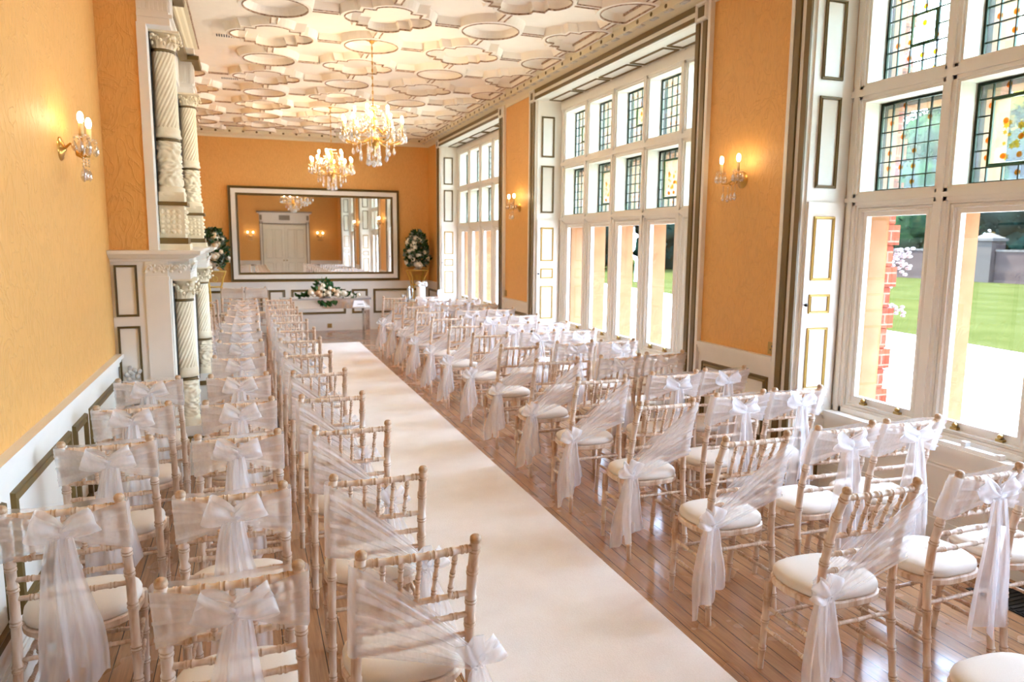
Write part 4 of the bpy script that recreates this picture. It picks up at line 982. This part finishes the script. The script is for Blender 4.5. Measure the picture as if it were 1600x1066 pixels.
# ------------------------------------------------------------------ chandeliers and sconces
def drop_mb(s=1., c=(0, 0, 0)):
    return MB().lathe([(0, -.055*s), (.009*s, -.047*s), (.013*s, -.036*s), (.009*s, -.018*s), (.002*s, -.004*s), (0, 0)], c, 6)
def chandelier(y, lab):
    t = thing('chandelier', lab, 'chandelier', (1.347, y, ZC))
    MB().lathe([(0, -.05), (.02, -.05), (.03, -.03), (.06, -.022), (.075, -.01), (.075, 0)], n=20).build('ceiling_rose', 'gold', t)
    rod = MB()
    for k in range(17): rod.tube([(.008*cos(a*pi/4)*(1 if k % 2 else .3), .008*cos(a*pi/4)*(.3 if k % 2 else 1), -.06-.038*k+.021*sin(a*pi/4)) for a in range(8)], .003, 5, False, True)
    rod.tube([(0, 0, -.04), (0, 0, -.70)], .0035, 6); rod.build('chain', 'gold', t)
    MB().lathe([(0, -.66), (.012, -.67), (.03, -.69), (.012, -.72), (.018, -.75), (.03, -.80), (.04, -.86), (.022, -.92), (.02, -.98), (.055, -1.03), (.075, -1.07), (.05, -1.12), (.018, -1.16), (.022, -1.19), (0, -1.22)], n=20).build('stem', 'gold', t)
    MB().lathe([(.012, -.70), (.07, -.685), (.075, -.69), (.01, -.71)], n=24).build('crown_dish', 'crystal2', t)
    proto = None
    def arm(n, R, zt, zb, ph):
        nonlocal proto
        for k in range(n):
            a = 2*pi*k/n+ph; ca, sa = cos(a), sin(a); o = MB()
            P = [(.03, zb+.03), (.10, zb-.03), (R*.62, zb-.055), (R*.92, zb-.02), (R, zb+.03), (R*.97, zt)]
            Q = []
            for i in range(len(P)-1):
                for s_ in (0, .5): Q.append((P[i][0]+(P[i+1][0]-P[i][0])*s_, P[i][1]+(P[i+1][1]-P[i][1])*s_))
            Q.append(P[-1]); X = R*.97; base = (X*ca, X*sa, zt)
            ar = o.tube([(r*ca, r*sa, z) for r, z in Q], .0065, 7).build('arm', 'gold', t)
            MB().lathe([(.004, zt-.004), (.03, zt+.006), (.042, zt+.02), (.045, zt+.022), (.004, zt+.008)], (base[0], base[1], 0), 14).build('drip_pan', 'crystal2', ar)
            MB().lathe([(.010, zt+.006), (.0115, zt+.01), (.0115, zt+.085), (0, zt+.088)], (base[0], base[1], 0), 10).build('candle_tube', 'candle', ar)
            MB().ball((base[0], base[1], zt+.116), .0145, .0145, .030, 10, 8).build('bulb', 'bulb', ar)
            d = MB()
            for j in range(4):
                b = a+j*pi/2; c = (base[0]+.038*cos(b), base[1]+.038*sin(b)); 
                d = drop_mb(1.7, (c[0], c[1], zt-.020-.014*(j % 2)))
                for q in range(2+j % 2): d.ball((c[0], c[1], zt+.010-.015*q), .008, .008, .009, 6, 4)
                d.build('crystal_pendant', 'crystal', ar)
    arm(10, .335, -.955, -1.045, .1); arm(5, .20, -.845, -.93, .45)
    for k in range(12):       # swags of beads from the crown to the arms
        a = 2*pi*k/12; m = MB()
        for i in range(11):
            s_ = i/10; r = .065+(.31-.065)*s_; z = -.695-(.27)*s_-.075*sin(pi*s_); m.ball((r*cos(a), r*sin(a), z), .008, .008, .008, 6, 4)
        m.build('bead_swag', 'crystal', t)
    for k in range(24):       # strings of drops under the bowl
        a = 2*pi*k/24; m = MB(); r = (.07, .15, .22)[k % 3]
        zt_ = (-1.25, -1.20, -1.13)[k % 3]
        for i in range(4): m.ball((r*cos(a), r*sin(a), zt_+.025+.026*i), .008, .008, .010, 6, 4)
        m.tube([(r*cos(a), r*sin(a), zt_), (r*cos(a), r*sin(a), zt_+.13)], .002, 4); dm = drop_mb(1.5, (r*cos(a), r*sin(a), zt_)); n0 = len(m.v); m.v += dm.v; m.f += [[i+n0 for i in f] for f in dm.f]; m.mi += dm.mi; m.smooth += dm.smooth
        m.build('hanging_drop', 'crystal', t)
    for r_, z_ in ((.07, -1.12), (.15, -1.07), (.22, -1.0)): MB().tube([(r_*cos(q*pi/12), r_*sin(q*pi/12), z_) for q in range(24)], .004, 6, False, True).build('drop_ring', 'gold', t)
    MB().ball((0, 0, -1.32), .024, .024, .026, 10, 8).build('bottom_ball', 'crystal', t)
chandelier(8.1, 'crystal chandelier with lit candle bulbs, nearer and larger in view'); chandelier(12.2, 'crystal chandelier with lit candle bulbs, closer to the mirror')
def sconce(loc, rz, lab):
    t = thing('wall_sconce', lab, 'wall light', loc, rz)          # local +y points into the room
    MB().lathe([(0, .03), (.012, .03), (.02, .022), (.035, .018), (.042, .012), (.06, .008), (.064, 0)], (0, 0, 0), 24, (0, 1, 0)).build('back_plate', 'gold', t)
    MB().tube([(0, .02, 0), (0, .05, .03), (0, .075, .01), (0, .08, -.03), (0, .105, -.045), (0, .125, -.03)], .007, 8).build('scroll', 'gold', t)
    for s_ in (-1, 1):
        ar = MB().tube([(0, .06, .02), (s_*.025, .075, -.005), (s_*.055, .10, -.03), (s_*.09, .12, -.03), (s_*.115, .125, .005), (s_*.105, .125, .045), (s_*.085, .125, .035)], .006, 8).build('arm', 'gold', t); b = (s_*.105, .125)
        MB().lathe([(.004, .045), (.03, .055), (.04, .068), (.004, .06)], (b[0], b[1], 0), 14).build('drip_pan', 'crystal2', ar); MB().lathe([(.011, .055), (.012, .06), (.012, .125), (0, .128)], (b[0], b[1], 0), 10).build('candle_tube', 'candle', ar)
        MB().ball((b[0], b[1], .155), .016, .016, .032, 10, 8).build('bulb', 'bulbs', ar); d = MB()
        for j in range(5):
            a = j*2*pi/5; c = (b[0]+.036*cos(a), b[1]+.036*sin(a)); d.ball((c[0], c[1], .05), .007, .007, .007, 6, 4)
            dm = drop_mb(1.25, (c[0], c[1], .043)); n0 = len(d.v); d.v += dm.v; d.f += [[i+n0 for i in f] for f in dm.f]; d.mi += dm.mi; d.smooth += dm.smooth
            d.build('crystal_pendant', 'crystal', ar); d = MB()
    for k, (x, y, z) in enumerate(((-.02, .115, -.05), (.03, .11, -.06), (-.07, .12, -.05), (.075, .12, -.05))):
        m = MB()
        for q in range(3): m.ball((x, y, z-.016*q), .006, .006, .006, 6, 4)
        dm = drop_mb(1.3, (x, y, z-.045)); n0 = len(m.v); m.v += dm.v; m.f += [[i+n0 for i in f] for f in dm.f]; m.mi += dm.mi; m.smooth += dm.smooth
        m.build('hanging_drop', 'crystal', t)
sconce((XL, 4.60, 2.33), -pi/2, 'gilt twin candle wall light with crystals on the left papered wall')
sconce((XR, 4.80, 2.345), pi/2, 'gilt twin candle wall light on the papered pier nearest the camera')
sconce((XR, 9.75, 2.335), pi/2, 'gilt twin candle wall light on the papered pier farther away')
sconce((.18, YF, 2.0), 0, 'gilt twin candle wall light beside the entrance doors, fireplace side')
sconce((2.92, YF, 2.0), 0, 'gilt twin candle wall light beside the entrance doors, window side')

# ------------------------------------------------------------------ outside
GZ = -.4
struct('ground_1', MB().box(4.0, 170, -60, 190, GZ-.3, GZ), 'gravel', 'pale gravel drive outside the windows', 'gravel drive')
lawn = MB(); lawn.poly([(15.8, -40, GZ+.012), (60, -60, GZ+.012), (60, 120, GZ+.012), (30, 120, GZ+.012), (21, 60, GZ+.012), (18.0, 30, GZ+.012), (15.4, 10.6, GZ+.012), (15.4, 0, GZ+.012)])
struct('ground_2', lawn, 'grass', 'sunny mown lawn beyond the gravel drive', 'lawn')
fc = MB()
for a, b in zip(ys[::2], ys[1::2]): fc.box(4.301, 4.39, a+.36 if a > 0 else a, b-.0, GZ, 6)
for a, b in OPEN: fc.box(4.3, 4.40, a, b, 3.70, 6).box(4.3, 4.40, a, b, GZ, .45)
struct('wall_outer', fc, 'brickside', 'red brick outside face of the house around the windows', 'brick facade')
t = thing('climbing_shrub', 'white-blossomed climber on the brick by the nearest window', 'shrub', (4.55, 4.45, GZ)); rn = random.Random(8)
m = MB(); b = MB()
m.tube([(0, .1, 0), (.02, .05, .8), (-.02, .1, 1.5), (.03, .05, 2.4)], .018, 6)
for k in range(9):
    z = (1.93, 2.05, 2.13, 1.86, 2.2, 2.32, 1.3, 1.35, 2.5)[k]; p0 = Vector((0, .07, z-.15)); d = Vector((rn.uniform(.25, .5), rn.uniform(-.25, .3), rn.uniform(0, .15))); m.tube([p0, p0+d*.5+Vector((0, 0, .03)), p0+d], .008, 5)
    for i in range(34 if k not in (6, 7) else 4):
        c = p0+d*rn.uniform(.15, 1.1)+Vector((rn.gauss(0, .035), rn.gauss(0, .035), rn.gauss(0, .03))); b.ball(c, .019, .019, .013, 6, 4)
m.build('branch', 'bark', t); b.build('blossom', 'blossom', t)
for y0_, y1_, lab in ((8, 31.5, 'old brick garden wall right of the nearer gate pier'), (32.9, 45.3, 'old brick garden wall between the two gate piers'), (46.7, 62, 'old brick garden wall past the farther gate pier')):
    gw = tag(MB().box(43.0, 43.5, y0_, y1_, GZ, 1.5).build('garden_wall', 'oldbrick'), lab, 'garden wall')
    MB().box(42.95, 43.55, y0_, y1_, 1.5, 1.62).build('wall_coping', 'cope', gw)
for k, (yy, lab) in enumerate(((32.2, 'brick gate pier with stone cap in the garden wall'), (46, 'second brick gate pier, farther along the garden wall'))):
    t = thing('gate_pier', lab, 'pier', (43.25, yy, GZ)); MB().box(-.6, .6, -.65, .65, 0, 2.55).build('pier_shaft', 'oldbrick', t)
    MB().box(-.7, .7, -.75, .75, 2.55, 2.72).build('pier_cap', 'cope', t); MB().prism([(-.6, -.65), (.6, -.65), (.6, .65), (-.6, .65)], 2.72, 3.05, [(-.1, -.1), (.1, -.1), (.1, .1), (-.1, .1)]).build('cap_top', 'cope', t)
t = thing('garden_post', 'pale blue post standing at the edge of the drive', 'post', (21.45, 37.4, GZ)); MB().lathe([(.12, 0), (.1, .1), (.07, 1.2), (.12, 1.25), (0, 1.3)], n=12).build('post_shaft', 'teal', t); MB().box(-.12, .12, -.12, .12, 1.3, 1.36).build('post_cap', 'teal', t)
def tree(x, y, h, r, m, lab, seed):
    rn = random.Random(seed); t = thing('garden_tree', lab, 'tree', (x, y, GZ), 0, 'trees beyond the garden wall')
    MB().tube([(0, 0, 0), (.1, .05, h*.3), (0, 0, h*.7)], [r*.09, r*.07, r*.03], 8).build('trunk', 'bark', t); c = MB()
    for k in range(16):
        zz = h*(.16+.8*((k*.618) % 1)); rr = r*(1-.55*abs(zz/h-.45))*.62; a = rn.uniform(0, 6.28); ctr = (rr*.75*cos(a), rr*.75*sin(a), zz); s_ = rr*rn.uniform(.75, 1.1); ph = rn.uniform(0, 6)
        c.ball(ctr, s_, s_, s_*.85, 22, 14, lambda d: 1+.10*sin(9*d.x+ph)*sin(8*d.y+ph)+.09*sin(17*d.z+ph+5*d.x)*sin(15*d.y)+rn.uniform(-.07, .07))
    L = []
    for k in range(2600):
        zz = h*rn.uniform(.08, 1); rr = r*(1.05-.75*abs(zz/h-.42))*rn.uniform(.55, 1.02); a = rn.uniform(0, 6.28); L.append(((rr*cos(a), rr*sin(a), zz), (cos(a), sin(a), rn.gauss(.2, .6))))
    lm = leaves_mb(L, seed, (r*.06, r*.12)); n0 = len(c.v); c.v += lm.v; c.f += [[i+n0 for i in f] for f in lm.f]; c.mi += lm.mi; c.smooth += lm.smooth
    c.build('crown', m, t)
rt_ = random.Random(77); names = {'leafd': 'dark evergreen', 'leafm': 'mid-green leafy', 'leafa': 'golden autumn-leaved'}
TR = [(50, 15, 11, 4.2, 'leafm'), (50, 25, 11, 4.3, 'leafd'), (50.5, 33.2, 12, 4.2, 'leafd'), (50, 42.6, 11, 4.3, 'leafm'), (50, 51, 12, 4.3, 'leafd'), (36, 55, 11, 4.3, 'leafd'), (27, 57, 11, 4.3, 'leafd'), (44, 66, 13, 5, 'leafm'), (33, 68, 12, 4.8, 'leafm'), (22.5, 69, 13, 4.8, 'leafd'), (35, 82, 15, 6, 'leafd'), (22, 84, 15, 6, 'leafd'), (61, 29, 16, 5, 'leafa'), (61, 40, 16, 5, 'leafa'), (61, 18, 15, 5, 'leafa'), (61, 52, 16, 5, 'leafm')]
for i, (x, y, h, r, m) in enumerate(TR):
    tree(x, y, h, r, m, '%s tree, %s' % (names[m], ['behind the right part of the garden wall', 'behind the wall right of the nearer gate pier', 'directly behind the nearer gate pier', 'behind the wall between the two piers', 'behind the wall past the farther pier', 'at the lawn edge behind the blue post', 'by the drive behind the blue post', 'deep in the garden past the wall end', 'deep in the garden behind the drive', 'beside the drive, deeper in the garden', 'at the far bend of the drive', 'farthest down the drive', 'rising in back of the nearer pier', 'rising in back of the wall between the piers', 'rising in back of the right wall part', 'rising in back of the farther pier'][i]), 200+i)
